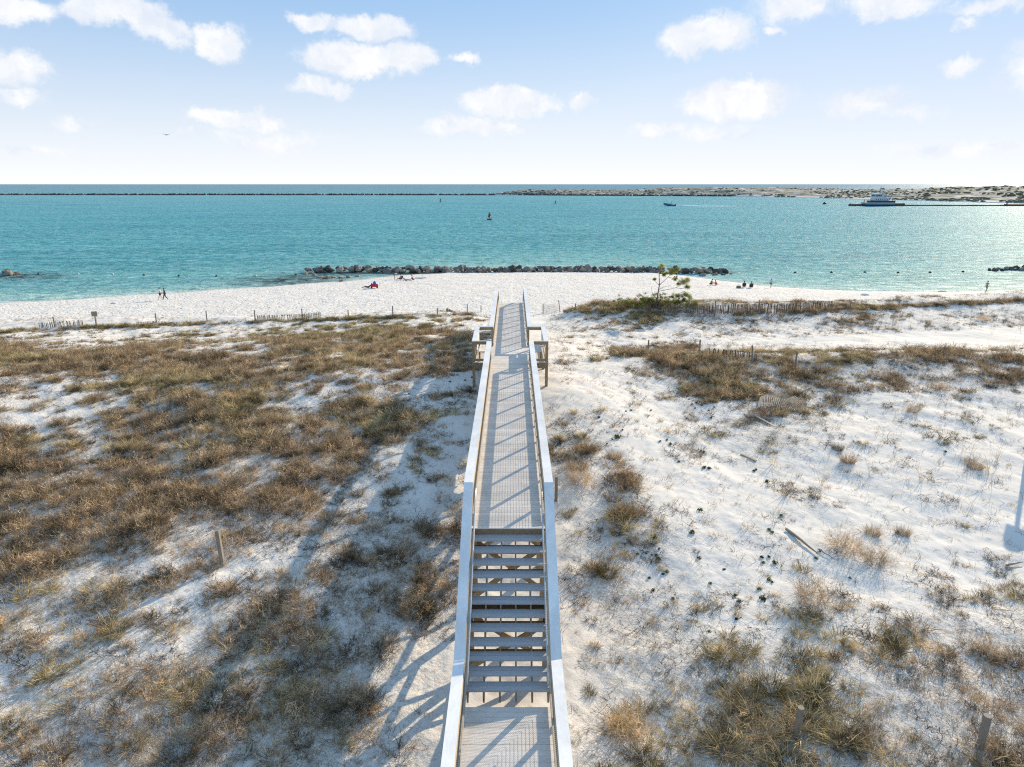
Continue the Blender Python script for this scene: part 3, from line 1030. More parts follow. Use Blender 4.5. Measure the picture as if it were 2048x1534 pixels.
jme.materials.append(simple('far_jetty_stone', (0.085, 0.085, 0.085), 0.95, 0.4, 0.4))
tag(mesh_obj('jetty_stones', jme), 'long low jetty of dark stones far out across the water', 'jetty', None, 'stuff')

# ------------------------------------------------------------------ the low dune island on the far side of the pass
def far_profile(x):
    """shore distance and crest height of the island for a sideways position"""
    px = np.interp(x, [at(a, 396).x for a in (900, 1000, 1300, 1560, 1800, 2048, 2300)], [900, 1000, 1300, 1560, 1800, 2048, 2300])
    return px


inx, iny = 520, 110
# island given by photo columns (px) and depth behind its shore
ipx = np.linspace(985, 2500, inx)
shore_py = np.interp(ipx, [985, 1200, 1440, 1600, 1800, 2048, 2500], [390.6, 391.0, 392.5, 395.5, 400.5, 407.5, 418])
sd = np.array([at(1024, q).y for q in shore_py])
dd_ = np.linspace(0, 1, iny) ** 1.5
width = np.interp(ipx, [985, 1060, 1200, 1500, 2048, 2500], [8, 60, 160, 260, 520, 600])
crest = np.interp(ipx, [985, 1030, 1060, 1180, 1330, 1440, 1520, 1600, 1700, 1760, 1830, 1900, 1990, 2048, 2300], [2, 7.5, 10, 8.0, 11, 14.5, 15, 13.5, 10.5, 11, 12, 14.5, 14.5, 15.0, 16])
Yf = sd[:, None] + width[:, None] * dd_[None, :]
# sideways position along the pixel's ray at that distance
Xf = ((ipx - 1024) / F)[:, None] * (Yf * cp + CAM_H * sp)
rise_ = np.clip(dd_[None, :] / 0.12, 0, 1) ** 0.7
nz = fbm(Xf * 0.02, Yf * 0.012, 4, 0.6, seed=51)
nz2 = fbm(Xf * 0.09, Yf * 0.06, 3, 0.6, seed=61)
Zf = rise_ * (crest[:, None] * (0.62 + 0.42 * nz) * (0.35 + 0.65 * np.clip(dd_[None, :] / 0.35, 0, 1)) + 1.4 * nz2) + 0.4
Zf = np.where(dd_[None, :] <= 0, -0.5, np.minimum(Zf, 15.6))
ixx = np.arange(inx * iny).reshape(inx, iny)
q = np.stack([ixx[:-1, :-1], ixx[1:, :-1], ixx[1:, 1:], ixx[:-1, 1:]], -1).reshape(-1, 4)
ime = np_mesh('far_dune_hills', np.stack([Xf, Yf, Zf], -1).reshape(-1, 3), q, True)
m, t, b = new_mat('far_dune_scrub_and_sand')
pos = t.new('ShaderNodeNewGeometry').outputs['Position']
zc_ = t.new('ShaderNodeSeparateXYZ'); t.l.new(pos, zc_.inputs[0])
n1 = t.noise(t.scale(pos, (0.055, 0.03, 1.2)), 1.0, 6, 0.68, 0.4)
n2 = t.noise(pos, 0.35, 4, 0.7)
sandy = t.maprange(t.math('ADD', n1, t.math('MULTIPLY', n2, 0.25)), 0.60, 0.75)
beachy = t.maprange(zc_.outputs[2], 0.9, 2.2, 1, 0)
scrub = t.ramp(n2, [(0.3, (0.085, 0.10, 0.075)), (0.55, (0.15, 0.165, 0.125)), (0.75, (0.25, 0.25, 0.205))])
t.put(b.inputs['Base Color'], t.mix(t.math('MAXIMUM', sandy, beachy), scrub, (0.60, 0.58, 0.55)))
b.inputs['Roughness'].default_value = 0.95
b.inputs['Specular IOR Level'].default_value = 0.1
ime.materials.append(m)
tag(mesh_obj('far_dune_hills', ime), 'low scrubby sand island across the pass', None, None, 'structure')
# scrub clumps on it
sv, sf, nv = [], [], 0
rs = np.random.default_rng(9)
for i in range(6500):
    a = rs.integers(8, inx - 1); c = int(4 + (iny - 8) * rs.random() ** 1.3)
    dens_ = 0.25 + 0.75 * (ipx[a] > 1550)
    if rs.random() > dens_ or nz[a, c] < -0.15: continue
    v, f = low[i % 3]
    s = rs.uniform(0.5, 1.7) * (1.3 if ipx[a] > 1850 else 0.9)
    pv = v * (1 + rs.uniform(-.3, .3, v.shape)) * np.array([s * 1.5, s * 1.3, s * 0.62]) + np.array([Xf[a, c], Yf[a, c], Zf[a, c] + 0.1])
    sv.append(pv); sf.append(f + nv); nv += len(v)
sme = np_mesh('far_scrub_bushes', np.concatenate(sv), np.concatenate(sf))
sme.materials.append(simple('far_scrub_leaf', (0.10, 0.115, 0.075), 0.95, 0.4, 0.2))
tag(mesh_obj('far_scrub_bushes', sme), 'dark green scrub scattered over the far island', 'scrub', None, 'stuff')
# ------------------------------------------------------------------ grasses and creeping dune plants
def blade_material(name, cols, trans=0.22):
    m, t, b = new_mat(name)
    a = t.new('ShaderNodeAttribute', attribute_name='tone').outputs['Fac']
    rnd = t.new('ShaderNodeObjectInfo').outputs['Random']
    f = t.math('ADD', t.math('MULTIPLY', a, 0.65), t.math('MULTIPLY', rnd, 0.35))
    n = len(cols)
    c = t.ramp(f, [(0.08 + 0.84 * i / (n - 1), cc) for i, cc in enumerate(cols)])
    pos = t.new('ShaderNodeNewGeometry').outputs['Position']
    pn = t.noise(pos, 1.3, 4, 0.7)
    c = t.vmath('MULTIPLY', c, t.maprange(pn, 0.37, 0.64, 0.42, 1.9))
    d = t.new('ShaderNodeBsdfDiffuse'); t.put(d.inputs[0], c)
    tr = t.new('ShaderNodeBsdfTranslucent'); t.put(tr.inputs[0], c)
    mx = t.new('ShaderNodeMixShader'); mx.inputs[0].default_value = trans
    t.n.remove(b)
    t.l.new(d.outputs[0], mx.inputs[1]); t.l.new(tr.outputs[0], mx.inputs[2])
    out = [n for n in t.n if n.type == 'OUTPUT_MATERIAL'][0]
    t.l.new(mx.outputs[0], out.inputs[0])
    return m


M_BROWN = blade_material('dry_brown_stems', [(0.085, 0.06, 0.038), (0.25, 0.18, 0.11), (0.45, 0.335, 0.205), (0.72, 0.57, 0.38)])
M_STRAW = blade_material('straw_grass', [(0.15, 0.11, 0.05), (0.36, 0.285, 0.15), (0.58, 0.47, 0.275), (0.80, 0.68, 0.46)])
M_OLIVE = blade_material('olive_grass', [(0.085, 0.072, 0.032), (0.22, 0.18, 0.085), (0.43, 0.35, 0.18), (0.66, 0.54, 0.32)])
M_TWIG = blade_material('dark_dead_twigs', [(0.035, 0.025, 0.02), (0.08, 0.055, 0.04), (0.14, 0.10, 0.07)], 0.0)
M_LEAF = blade_material('green_succulent_leaf', [(0.04, 0.06, 0.02), (0.09, 0.12, 0.04), (0.19, 0.21, 0.08)], 0.2)


def blades_mesh(name, mat, n, rad, h, w, lean, seed, curve=0.5, segs=3, up=0.0, sideways=0.0):
    """a tussock: blades rising from a small disc, bending outwards"""
    r = np.random.default_rng(seed)
    V, Fc, T = [], [], []
    k = 0
    for i in range(n):
        a = r.uniform(0, 2 * math.pi); rr_ = rad * math.sqrt(r.random())
        b = np.array([rr_ * math.cos(a), rr_ * math.sin(a), -0.03])
        da = a + r.normal(0, 0.8)
        out = np.array([math.cos(da), math.sin(da), 0])
        L = h * r.uniform(0.45, 1.1)
        ln = lean * r.uniform(0.2, 1.25)
        d = out * math.sin(ln) + np.array([0, 0, math.cos(ln)])
        side = np.cross(d, [0, 0, 1.0]) + 1e-6
        sa = r.uniform(0, math.pi)
        side = side / np.linalg.norm(side) * math.cos(sa) + np.cross(d, side / np.linalg.norm(side)) * math.sin(sa)
        p = b.copy(); ww = w * r.uniform(0.6, 1.3)
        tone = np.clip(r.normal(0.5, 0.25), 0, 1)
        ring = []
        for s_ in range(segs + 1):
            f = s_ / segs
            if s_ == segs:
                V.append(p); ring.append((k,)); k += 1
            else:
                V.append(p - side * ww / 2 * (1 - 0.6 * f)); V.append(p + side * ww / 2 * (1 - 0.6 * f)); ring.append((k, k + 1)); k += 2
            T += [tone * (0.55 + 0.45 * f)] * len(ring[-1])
            d = d + out * curve * r.uniform(0.3, 1.0) / segs - np.array([0, 0, 1.0]) * curve * 0.5 * f / segs
            d += r.normal(0, 0.10, 3)
            d = d / np.linalg.norm(d)
            p = p + d * L / segs
        for s_ in range(segs):
            A, Bq = ring[s_], ring[s_ + 1]
            if len(Bq) == 2: Fc.append((A[0], A[1], Bq[1], Bq[0]))
            else: Fc.append((A[0], A[1], Bq[0]))
    me = bpy.data.meshes.new(name)
    me.from_pydata([tuple(v) for v in V], [], Fc)
    fattr(me, 'tone', T)
    me.materials.append(mat)
    return me


def bushy_mesh(name, mat, n, rad, h, w, seed):
    """fine branching dead-looking dune shrub: crooked stems with side twigs"""
    r = np.random.default_rng(seed)
    V, Fc, T = [], [], []

    def strip(p0, d0, L, ww, segs, tone, depth):
        k = len(V); p = p0.copy(); d = d0 / np.linalg.norm(d0)
        pts = []
        side = np.cross(d, r.normal(size=3)); side /= np.linalg.norm(side)
        for s_ in range(segs + 1):
            f = s_ / segs
            V.append(p - side * ww / 2 * (1 - .7 * f)); V.append(p + side * ww / 2 * (1 - .7 * f)); T.extend([tone] * 2)
            pts.append((p.copy(), d.copy()))
            d = d + r.normal(0, 0.28, 3) + np.array([0, 0, 0.10]); d /= np.linalg.norm(d)
            p = p + d * L / segs
        for s_ in range(segs): Fc.append((k + 2 * s_, k + 2 * s_ + 1, k + 2 * s_ + 3, k + 2 * s_ + 2))
        if depth > 0:
            for q in range(depth * 3):
                i = r.integers(1, segs + 1)
                pp, dd0 = pts[i]
                strip(pp, dd0 + r.normal(0, 0.75, 3), L * r.uniform(.25, .5), ww * .75, 2, np.clip(tone + r.normal(0, .2), 0, 1), depth - 1)

    for i in range(n):
        a = r.uniform(0, 6.283); q = rad * math.sqrt(r.random())
        el_ = r.uniform(0.25, 1.3)
        da = a + r.normal(0, 1)
        strip(np.array([q * math.cos(a), q * math.sin(a), -0.02]), np.array([math.cos(da) * math.cos(el_), math.sin(da) * math.cos(el_), math.sin(el_)]), h * r.uniform(.5, 1.1), w, 4, np.clip(r.normal(.5, .25), 0, 1), 2)
    me = bpy.data.meshes.new(name)
    me.from_pydata([tuple(v) for v in V], [], Fc)
    fattr(me, 'tone', T)
    me.materials.append(mat)
    return me


def rosette_mesh(name, mat, n, rad, seed):
    """low leafy plant: small oval leaves on short stems"""
    r = np.random.default_rng(seed)
    V, Fc, T = [], [], []
    for i in range(n):
        a = r.uniform(0, 6.283); e = r.uniform(0.15, 1.4); q = rad * r.uniform(.3, 1)
        c = np.array([q * math.cos(a) * math.cos(e), q * math.sin(a) * math.cos(e), 0.02 + q * math.sin(e) * 0.8])
        nn = c / np.linalg.norm(c) + r.normal(0, .35, 3); nn /= np.linalg.norm(nn)
        u_ = np.cross(nn, r.normal(size=3)); u_ /= np.linalg.norm(u_); v_ = np.cross(nn, u_)
        L = rad * r.uniform(.22, .38); k = len(V)
        for (x, y) in ((-1, 0), (-.4, -.45), (.5, -.4), (1, 0), (.5, .4), (-.4, .45)):
            V.append(c + u_ * x * L + v_ * y * L)
        Fc.append(tuple(range(k, k + 6))); T += [np.clip(r.normal(.5, .25), 0, 1)] * 6
    me = bpy.data.meshes.new(name)
    me.from_pydata([tuple(v) for v in V], [], Fc)
    fattr(me, 'tone', T)
    me.materials.append(mat)
    return me


def scatter(name, label, cat, protos, P, rotz, scl, which, tilt=None):
    """one object: points carrying the plant meshes"""
    me = bpy.data.meshes.new(name)
    me.vertices.add(len(P)); me.vertices.foreach_set('co', np.asarray(P, dtype=np.float32).ravel())
    a = me.attributes.new('rot', 'FLOAT_VECTOR', 'POINT')
    rot = np.zeros((len(P), 3), dtype=np.float32); rot[:, 2] = rotz
    if tilt is not None: rot[:, :2] = tilt
    a.data.foreach_set('vector', rot.ravel())
    a = me.attributes.new('scl', 'FLOAT_VECTOR', 'POINT')
    sc3 = np.asarray(scl, dtype=np.float32)
    if sc3.ndim == 1: sc3 = np.repeat(sc3[:, None], 3, 1)
    a.data.foreach_set('vector', sc3.ravel())
    a = me.attributes.new('which', 'INT', 'POINT')
    a.data.foreach_set('value', np.asarray(which, dtype=np.int32))
    o = mesh_obj(name, me)
    ng = bpy.data.node_groups.new(name + '_nodes', 'GeometryNodeTree')
    ng.interface.new_socket('Geometry', in_out='INPUT', socket_type='NodeSocketGeometry')
    ng.interface.new_socket('Geometry', in_out='OUTPUT', socket_type='NodeSocketGeometry')
    N = ng.nodes; L = ng.links
    gi, go = N.new('NodeGroupInput'), N.new('NodeGroupOutput')
    join = N.new('GeometryNodeGeometryToInstance')
    for pme in protos:
        po = bpy.data.objects.new(pme.name, pme)     # not linked to the scene: a source only
        oi = N.new('GeometryNodeObjectInfo'); oi.inputs['Object'].default_value = po
        oi.inputs['As Instance'].default_value = True
        L.new(oi.outputs['Geometry'], join.inputs[0])
    ip = N.new('GeometryNodeInstanceOnPoints')
    ip.inputs['Pick Instance'].default_value = True
    # Geometry-to-instance of joined objects: use a join node so each stays its own instance
    jn = N.new('GeometryNodeJoinGeometry')
    for l in list(join.inputs[0].links): L.remove(l)
    N.remove(join)
    for nd in reversed([n for n in N if n.type == 'OBJECT_INFO']): L.new(nd.outputs['Geometry'], jn.inputs[0])
    L.new(gi.outputs[0], ip.inputs['Points'])
    L.new(jn.outputs[0], ip.inputs['Instance'])
    for an, typ, sock in (('which', 'INT', 'Instance Index'), ('rot', 'FLOAT_VECTOR', 'Rotation'), ('scl', 'FLOAT_VECTOR', 'Scale')):
        na = N.new('GeometryNodeInputNamedAttribute'); na.data_type = typ
        na.inputs['Name'].default_value = an
        L.new(na.outputs['Attribute'], ip.inputs[sock])
    L.new(ip.outputs[0], go.inputs[0])
    md = o.modifiers.new('plants', 'NODES'); md.node_group = ng
    return tag(o, label, cat, None, 'stuff')


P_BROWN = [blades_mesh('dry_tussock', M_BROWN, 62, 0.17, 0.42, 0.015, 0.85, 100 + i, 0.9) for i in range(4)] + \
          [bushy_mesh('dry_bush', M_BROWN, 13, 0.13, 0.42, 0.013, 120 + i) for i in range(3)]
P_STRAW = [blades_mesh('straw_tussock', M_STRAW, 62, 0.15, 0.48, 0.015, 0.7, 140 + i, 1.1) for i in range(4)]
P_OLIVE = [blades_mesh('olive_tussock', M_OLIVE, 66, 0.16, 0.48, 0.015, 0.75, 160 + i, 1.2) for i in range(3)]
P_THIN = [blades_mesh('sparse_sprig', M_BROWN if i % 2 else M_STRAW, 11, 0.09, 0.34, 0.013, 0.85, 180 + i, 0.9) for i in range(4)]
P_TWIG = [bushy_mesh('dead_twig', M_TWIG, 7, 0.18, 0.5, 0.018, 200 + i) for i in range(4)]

# candidate spots, uniform over the ground seen
rv = np.random.default_rng(77)
NC = 190000
cy_ = np.sqrt(rv.random(NC)) * 74 + 1.0
cy_ = np.clip(cy_, 7.5, None)
cx_ = rv.uniform(-1, 1, NC) * (cy_ + 12) * 0.83
cz_ = H(cx_, cy_)
dn = density(cx_, cy_, cz_)
ca_, sa_ = 0.80, 0.60
ua_, ub_ = cx_ * ca_ + cy_ * sa_, -cx_ * sa_ + cy_ * ca_     # bare blow-outs run with the wind
nz_ = fbm(ua_ * 0.32, ub_ * 0.75, 4, 0.62, seed=21) * 0.8 + fbm(cx_ * 1.6, cy_ * 1.6, 3, 0.75, seed=23) * 0.95
rank = np.argsort(np.argsort(nz_)) / NC      # 0..1, high = grown over
acc_ = (1 - rank) * 0.66 + rv.random(NC) * 0.34
keep = acc_ < np.clip(dn * np.where(cx_ < 0, 1.14, 0.92) - 0.035, 0, 1)
clear = (np.abs(cx_ - BX) < 1.35) & (cy_ < DY1 + 6)
clear |= (cx_ < -0.8) & (cx_ > -3.2) & (cy_ < 15.5) & (rv.random(NC) < 0.85)
keep &= ~clear
ppx, ppy, _z = to_px(cx_, cy_, cz_)
keep &= ~((ppx > 1330) & (ppx < 1580) & (ppy < 640) & (rv.random(NC) < 0.75))
zt = lambda X_, Y_: H(X_, Y_) + 0.0
vx, vy, vd = cx_[keep], cy_[keep], dn[keep]
edge_ = (np.clip(dn * np.where(cx_ < 0, 1.14, 0.92) - 0.035, 0, 1) - acc_)[keep]
vz = H(vx, vy)
hue = fbm(vx * 0.16, vy * 0.16, 3, seed=71)
hue2 = fbm(vx * 0.6, vy * 0.6, 2, seed=77)
r1 = rv.random(len(vx))
size = 0.55 + 0.75 * np.clip(edge_ * 2.2, 0, 1) + rv.normal(0, .12, len(vx))
size = np.clip(size * rv.uniform(0.7, 1.15, len(vx)) * (1.0 + 0.75 * fbm(vx * 1.1, vy * 1.1, 2, seed=91)) * np.where(vy < 20, 0.74, 0.86), 0.28, 1.5)
# three materials of growth
left = vx < -1
g = hue + 0.5 * hue2 + rv.normal(0, .18, len(vx)) + np.where(left & (vy > 34) & (vx < -8), 0.15, 0) + np.where(left, np.where(vy < 24, np.where(vx > -10, -0.9, -0.48), -0.14), 0) - np.where(~left & (vy > 30), 0.35, 0)  # browner growth at left; near the boardwalk its shade goes into the colour
isol = g > 0.38
isst = (~isol) & (g > -0.02)
isbr = ~(isol | isst)
sparse = (edge_ < 0.05) & (rv.random(len(vx)) < 0.55)


def put(name, label, protos, mask, smul=1.0, flat=None):
    n = int(mask.sum())
    P = np.stack([vx[mask], vy[mask], vz[mask]], 1)
    s = size[mask] * smul
    s3 = np.stack([s, s, s * rv.uniform(0.75, 1.1, n) * (flat or 1)], 1)
    scatter(name, label, 'grass', protos, P, rv.uniform(0, 6.28, n), s3, rv.integers(0, len(protos), n), rv.normal(0, .08, (n, 2)))
    return n


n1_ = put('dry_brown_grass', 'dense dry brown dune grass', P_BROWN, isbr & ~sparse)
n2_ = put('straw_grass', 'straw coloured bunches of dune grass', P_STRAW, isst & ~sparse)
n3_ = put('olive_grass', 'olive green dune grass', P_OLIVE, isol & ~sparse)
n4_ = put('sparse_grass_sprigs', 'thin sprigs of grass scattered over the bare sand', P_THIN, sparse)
# twigs creeping over the sand, thickest where the growth thins out
m2 = (rv.random(NC) < np.where(cx_ < 0, 0.42, 0.25)) & (acc_ > np.clip(dn * np.where(cx_ < 0, 1.14, 0.92) - 0.035, 0, 1)) & (acc_ < dn * 1.15 + 0.03) & (~clear) & (dn > .06)
vx, vy = cx_[m2], cy_[m2]; vz = H(vx, vy)
size = rv.uniform(.5, 1.25, len(vx))
n5_ = put('dead_twigs', 'dark dead twigs and runners lying on the sand', P_TWIG, np.ones(len(vx), bool), 1.0, 0.4)
# thin sprigs on open sand
m3 = (rv.random(NC) < 0.13) & (dn > .06) & ~keep & ~clear
vx, vy = cx_[m3], cy_[m3]; vz = H(vx, vy)
size = rv.uniform(.4, 1.1, len(vx))
n6_ = put('open_sand_sprigs', 'single wispy grass sprigs on the open sand', P_THIN, np.ones(len(vx), bool), 1.0)
print('plants', n1_, n2_, n3_, n4_, n5_, n6_)
# ------------------------------------------------------------------ fences and posts
M_PICKET = simple('dark_picket', (0.13, 0.10, 0.075), 0.9, 0.3, 9)


def fence(name, label, cat, pts, posts, hpick, hpost, gaps, seed, spacing=0.085, lean=0.05, bury=0.0):
    """sand fence of thin pickets wired to posts; pts = (x, y) line"""
    r = random.Random(seed)
    P = [Vector((a, b, 0)) for a, b in pts]
    seg = [(P[i + 1] - P[i]).length for i in range(len(P) - 1)]
    tot = sum(seg)

    def along(d):
        for i, L in enumerate(seg):
            if d <= L or i == len(seg) - 1: return P[i] + (P[i + 1] - P[i]) * (d / L)
            d -= L
    o0 = P[0]
    e = empty(name, (o0.x, o0.y, ground(o0.x, o0.y)))
    tag(e, label, cat)
    off = Vector(e.location)
    mb = MB(); d = 0.0
    run = None
    wires = []
    while d < tot:
        f = d / tot
        skip = any(a <= f <= b for a, b in gaps)
        if not skip and r.random() > 0.06:
            q = along(d)
            g = ground(q.x, q.y)
            sink = bury + 0.25 * math.sin(d * 0.31 + seed) * (1 if bury else 0.3) + r.uniform(-.03, .03)
            top = g + max(0.12, hpick - max(0, sink))
            lx, ly = r.gauss(0, lean), r.gauss(0, lean)
            hh_ = top - g + 0.3
            t1 = (q.x + lx * hh_, q.y + ly * hh_, top)
            mb.bar((q.x, q.y, g - 0.3), t1, 0.038, 0.010, up=(0.1, 1, 0))
            wires.append((q.x, q.y - 0.012, g + (top - g) * 0.55))
        elif skip and wires:
            wires.append(None)
        d += spacing
    mb.v = [(x - off.x, y - off.y, z - off.z) for x, y, z in mb.v]
    mb.build('picket_panel', M_PICKET, e)
    w = MB()
    last = None
    for i, q in enumerate(wires):
        if q is None: last = None; continue
        if i % 5 == 0:
            if last: w.bar(last, q, 0.008, 0.008)
            last = q
    if w.v:
        w.v = [(x - off.x, y - off.y, z - off.z) for x, y, z in w.v]
        w.build('fence_wire', M_WIRE, e)
    for (x, y, h, lx) in posts:
        g = ground(x, y)
        m = MB().tube([(x - off.x, y - off.y, g - 0.5 - off.z), (x + lx - off.x, y - off.y, g + h - off.z)], 0.055, 8, r2=0.05)
        m.build('fence_post', M_GREYWOOD, e)
    return e


def post_at(px, py_base, h, lx=0.0):
    p = hit(px, py_base)
    return (p.x, p.y, h, lx)


def line_at(pp):
    o = []
    for a, b in pp:
        p = hit(a, b); o.append((p.x, p.y))
    return o


# long fence on the left dune edge
FL = line_at([(-60, 664), (110, 655), (200, 652), (320, 645), (430, 643), (520, 641), (620, 637), (700, 635), (790, 632), (880, 628), (945, 626)])
fence('sand_fence', 'half buried picket sand fence along the left dune edge above the beach', 'fence', FL,
      [post_at(a, b, h, l) for a, b, h, l in ((110, 655, .9, 0), (313, 645, .85, 0), (414, 642, .9, .02), (510, 641, .95, .03), (605, 637, .9, 0), (697, 636, .75, 0), (786, 633, .95, 0), (875, 629, .6, 0), (935, 627, 1.15, 0), (962, 624, .8, 0))],
      0.50, 1.1, ((0, .09), (.15, .22), (.33, .40), (.50, .60), (.66, .74), (.79, .86), (.90, .93)), 3, bury=0.22)
FR = line_at([(1150, 622), (1250, 622), (1340, 627), (1430, 630), (1530, 628), (1640, 622), (1800, 614), (1950, 606), (2100, 600)])
fence('sand_fence', 'long picket sand fence on the far right dune ridge beside the pine', 'fence', FR,
      [post_at(a, b, h, l) for a, b, h, l in ((1150, 622, .7, .05), (1206, 626, 1.1, .02), (1429, 632, 1.35, 0), (1517, 628, 1.3, 0), (1700, 619, .8, 0), (1797, 614, .75, 0))],
      0.9, 1.3, ((0, .14), (.50, 1)), 5, bury=0.0)
FM = line_at([(1240, 704), (1298, 706), (1400, 712), (1500, 722), (1590, 736), (1660, 744)])
fence('sand_fence', 'buried picket sand fence in the grass of the near right dune ridge', 'fence', FM,
      [post_at(a, b, h, l) for a, b, h, l in ((1296, 706, .95, 0), (1398, 712, 1.0, 0), (1506, 728, 1.1, -.14), (1589, 742, 1.15, 0.02))],
      0.52, 1.1, ((0, .16), (.34, .58), (.76, 1)), 8, bury=0.15, lean=0.10)
FG = line_at([(1086, 626), (1116, 624)])
fence('mesh_fence', 'short wire fence between two posts right of the boardwalk end', 'fence', FG,
      [post_at(1086, 627, 1.15, 0), post_at(1121, 624, 1.45, -.25)], 0.2, 1.1, ((0, .1), (.5, .6)), 9, spacing=0.4)
m = MB()
e_ = [o for o in COL.objects if o.name.startswith('mesh_fence')][0]
pa, pb = FG[0], FG[1]
for i in range(22):
    f = i / 21
    x, y = pa[0] + (pb[0] - pa[0]) * f, pa[1] + (pb[1] - pa[1]) * f
    g = ground(x, y)
    m.bar((x, y, g), (x, y, g + 1.0), 0.010, 0.010, up=(0, 1, 0))
for j in range(9):
    ga, gb = ground(*pa), ground(*pb)
    m.bar((pa[0], pa[1], ga + 0.05 + j * 0.12), (pb[0], pb[1], gb + 0.05 + j * 0.12), 0.010, 0.010)
m.v = [(x - e_.location.x, y - e_.location.y, z - e_.location.z) for x, y, z in m.v]
m.build('wire_mesh', M_WIRE, e_)

# collapsed stretch of fence lying in the grass
q = hit(1562, 812)
fl = empty('fallen_sand_fence', (q.x, q.y, ground(q.x, q.y)), 0)
tag(fl, 'collapsed sand fence lying fanned out in the grass below the right ridge', 'fence')
m = MB()
for i in range(26):
    a = R(66 + i * 1.1)
    x = -1.1 + i * 0.085; y = 0.25 * math.sin(i * .3)
    xa, ya = x - math.cos(a) * .6, y - math.sin(a) * .6
    xb, yb = x + math.cos(a) * .6, y + math.sin(a) * .6
    ga = ground(q.x + xa, q.y + ya) - q.z + 0.10; gb = ground(q.x + xb, q.y + yb) - q.z + 0.22
    m.bar((xa, ya, ga), (xb, yb, gb), 0.038, 0.012)
m.build('picket_panel', simple('bleached_picket', (0.42, 0.37, 0.30), 0.85, 0.2, 8), fl)
m = MB()
for s_ in (-.3, .3):
    m.tube([(-1.2, s_ - 0.1, ground(q.x - 1.2, q.y + s_) - q.z + .19), (0, s_, ground(q.x, q.y + s_) - q.z + .21), (1.2, s_ + .1, ground(q.x + 1.2, q.y + s_) - q.z + .2)], 0.006, 5)
m.build('fence_wire', M_WIRE, fl)

# single posts standing in the dunes
def lone_post(px, pyb, h, label, lean=(0, 0), r=0.055, square=False):
    p = hit(px, pyb); g = ground(p.x, p.y)
    m = MB()
    if square: m.bar((0, 0, -0.5), (lean[0], lean[1], h), 2 * r, 2 * r, up=(0, 1, 0))
    else: m.tube([(0, 0, -0.5), (lean[0], lean[1], h)], r, 10, r2=r * 0.94)
    o = m.build('wooden_post', M_GREYWOOD, None)
    o.location = (p.x, p.y, g)
    tag(o, label, 'post')


lone_post(447, 1132, 1.15, 'leaning weathered grey post in brown grass, left of the stairs', (-0.07, 0.05), 0.055, True)
lone_post(1112, 1003, 0.95, 'grey square post standing close beside the right rail of the boardwalk', (0.0, 0.0), 0.05, True)
lone_post(1591, 1480, 0.82, 'squat grey post in grass at the bottom right', (0.02, 0), 0.075)
lone_post(1955, 1502, 0.85, 'thick round post in the bottom right corner of the dunes', (0.06, 0.02), 0.085)

# sign on the left dune edge and the tall one beyond the right edge of the picture (its shadow falls on the sand)
p = hit(194, 655)
sg = empty('dune_sign', (p.x, p.y, ground(p.x, p.y)))
tag(sg, 'small weathered wooden sign on a post at the left dune edge', 'sign')
MB().box((-.045, -.045, -.5), (.045, .045, 1.25)).build('post', M_GREYWOOD, sg)
MB().box((-.25, -.068, .95), (.25, -.047, 1.38)).build('sign_board', simple('faded_sign_board', (0.30, 0.25, 0.19), 0.8), sg)
bxp, byp = 22.15, 27.35
sg2 = empty('beach_sign', (bxp, byp, ground(bxp, byp)), -0.65)
tag(sg2, 'tall sign post just outside the right edge, casting a shadow on sand', 'sign')
MB().tube([(0, 0, -.5), (0, 0, 3.0)], 0.075, 10).build('post', M_GREYWOOD, sg2)
m = MB(); b0 = [(math.cos(a) * .32, math.sin(a) * .3) for a in [R(20 * i) for i in range(19)]]
outl = [(-.30, -.28), (.30, -.28), (.33, .0), (.27, .22), (.12, .33), (-.12, .33), (-.27, .22), (-.33, 0)]
k = len(m.v); n = len(outl)
m.v += [(x, -.10, 3.1 + z) for x, z in outl] + [(x, -.075, 3.1 + z) for x, z in outl]
m.f += [tuple(range(n)), tuple(n + i for i in reversed(range(n)))] + [((i + 1) % n, i, n + i, n + (i + 1) % n) for i in range(n)]
m.build('sign_board', simple('sign_board_white', (.7, .7, .68), .5), sg2)

# boards and driftwood
def plank(px0, py0, px1, py1, label, w=0.12, t=0.035, name='driftwood_board', mat=None, round_=False, lift=0.05):
    a, b = hit(px0, py0), hit(px1, py1)
    za, zb = ground(a.x, a.y) + lift, ground(b.x, b.y) + lift
    mid = (a + b) / 2; mz = (za + zb) / 2
    m = MB()
    pa_, pb_ = (a.x - mid.x, a.y - mid.y, za - mz), (b.x - mid.x, b.y - mid.y, zb - mz)
    if round_:
        pts = [Vector(pa_).lerp(Vector(pb_), f) + Vector((random.uniform(-.03, .03), random.uniform(-.03, .03), .02)) for f in (0, .25, .5, .75, 1)]
        m.tube(pts, [w / 2, w / 2, w / 2.4, w / 3, w / 5], 7)
    else: m.bar(pa_, pb_, w, t)
    o = m.build(name, mat or M_GREYWOOD, None)
    o.location = (mid.x, mid.y, mz)
    return tag(o, label, 'driftwood')


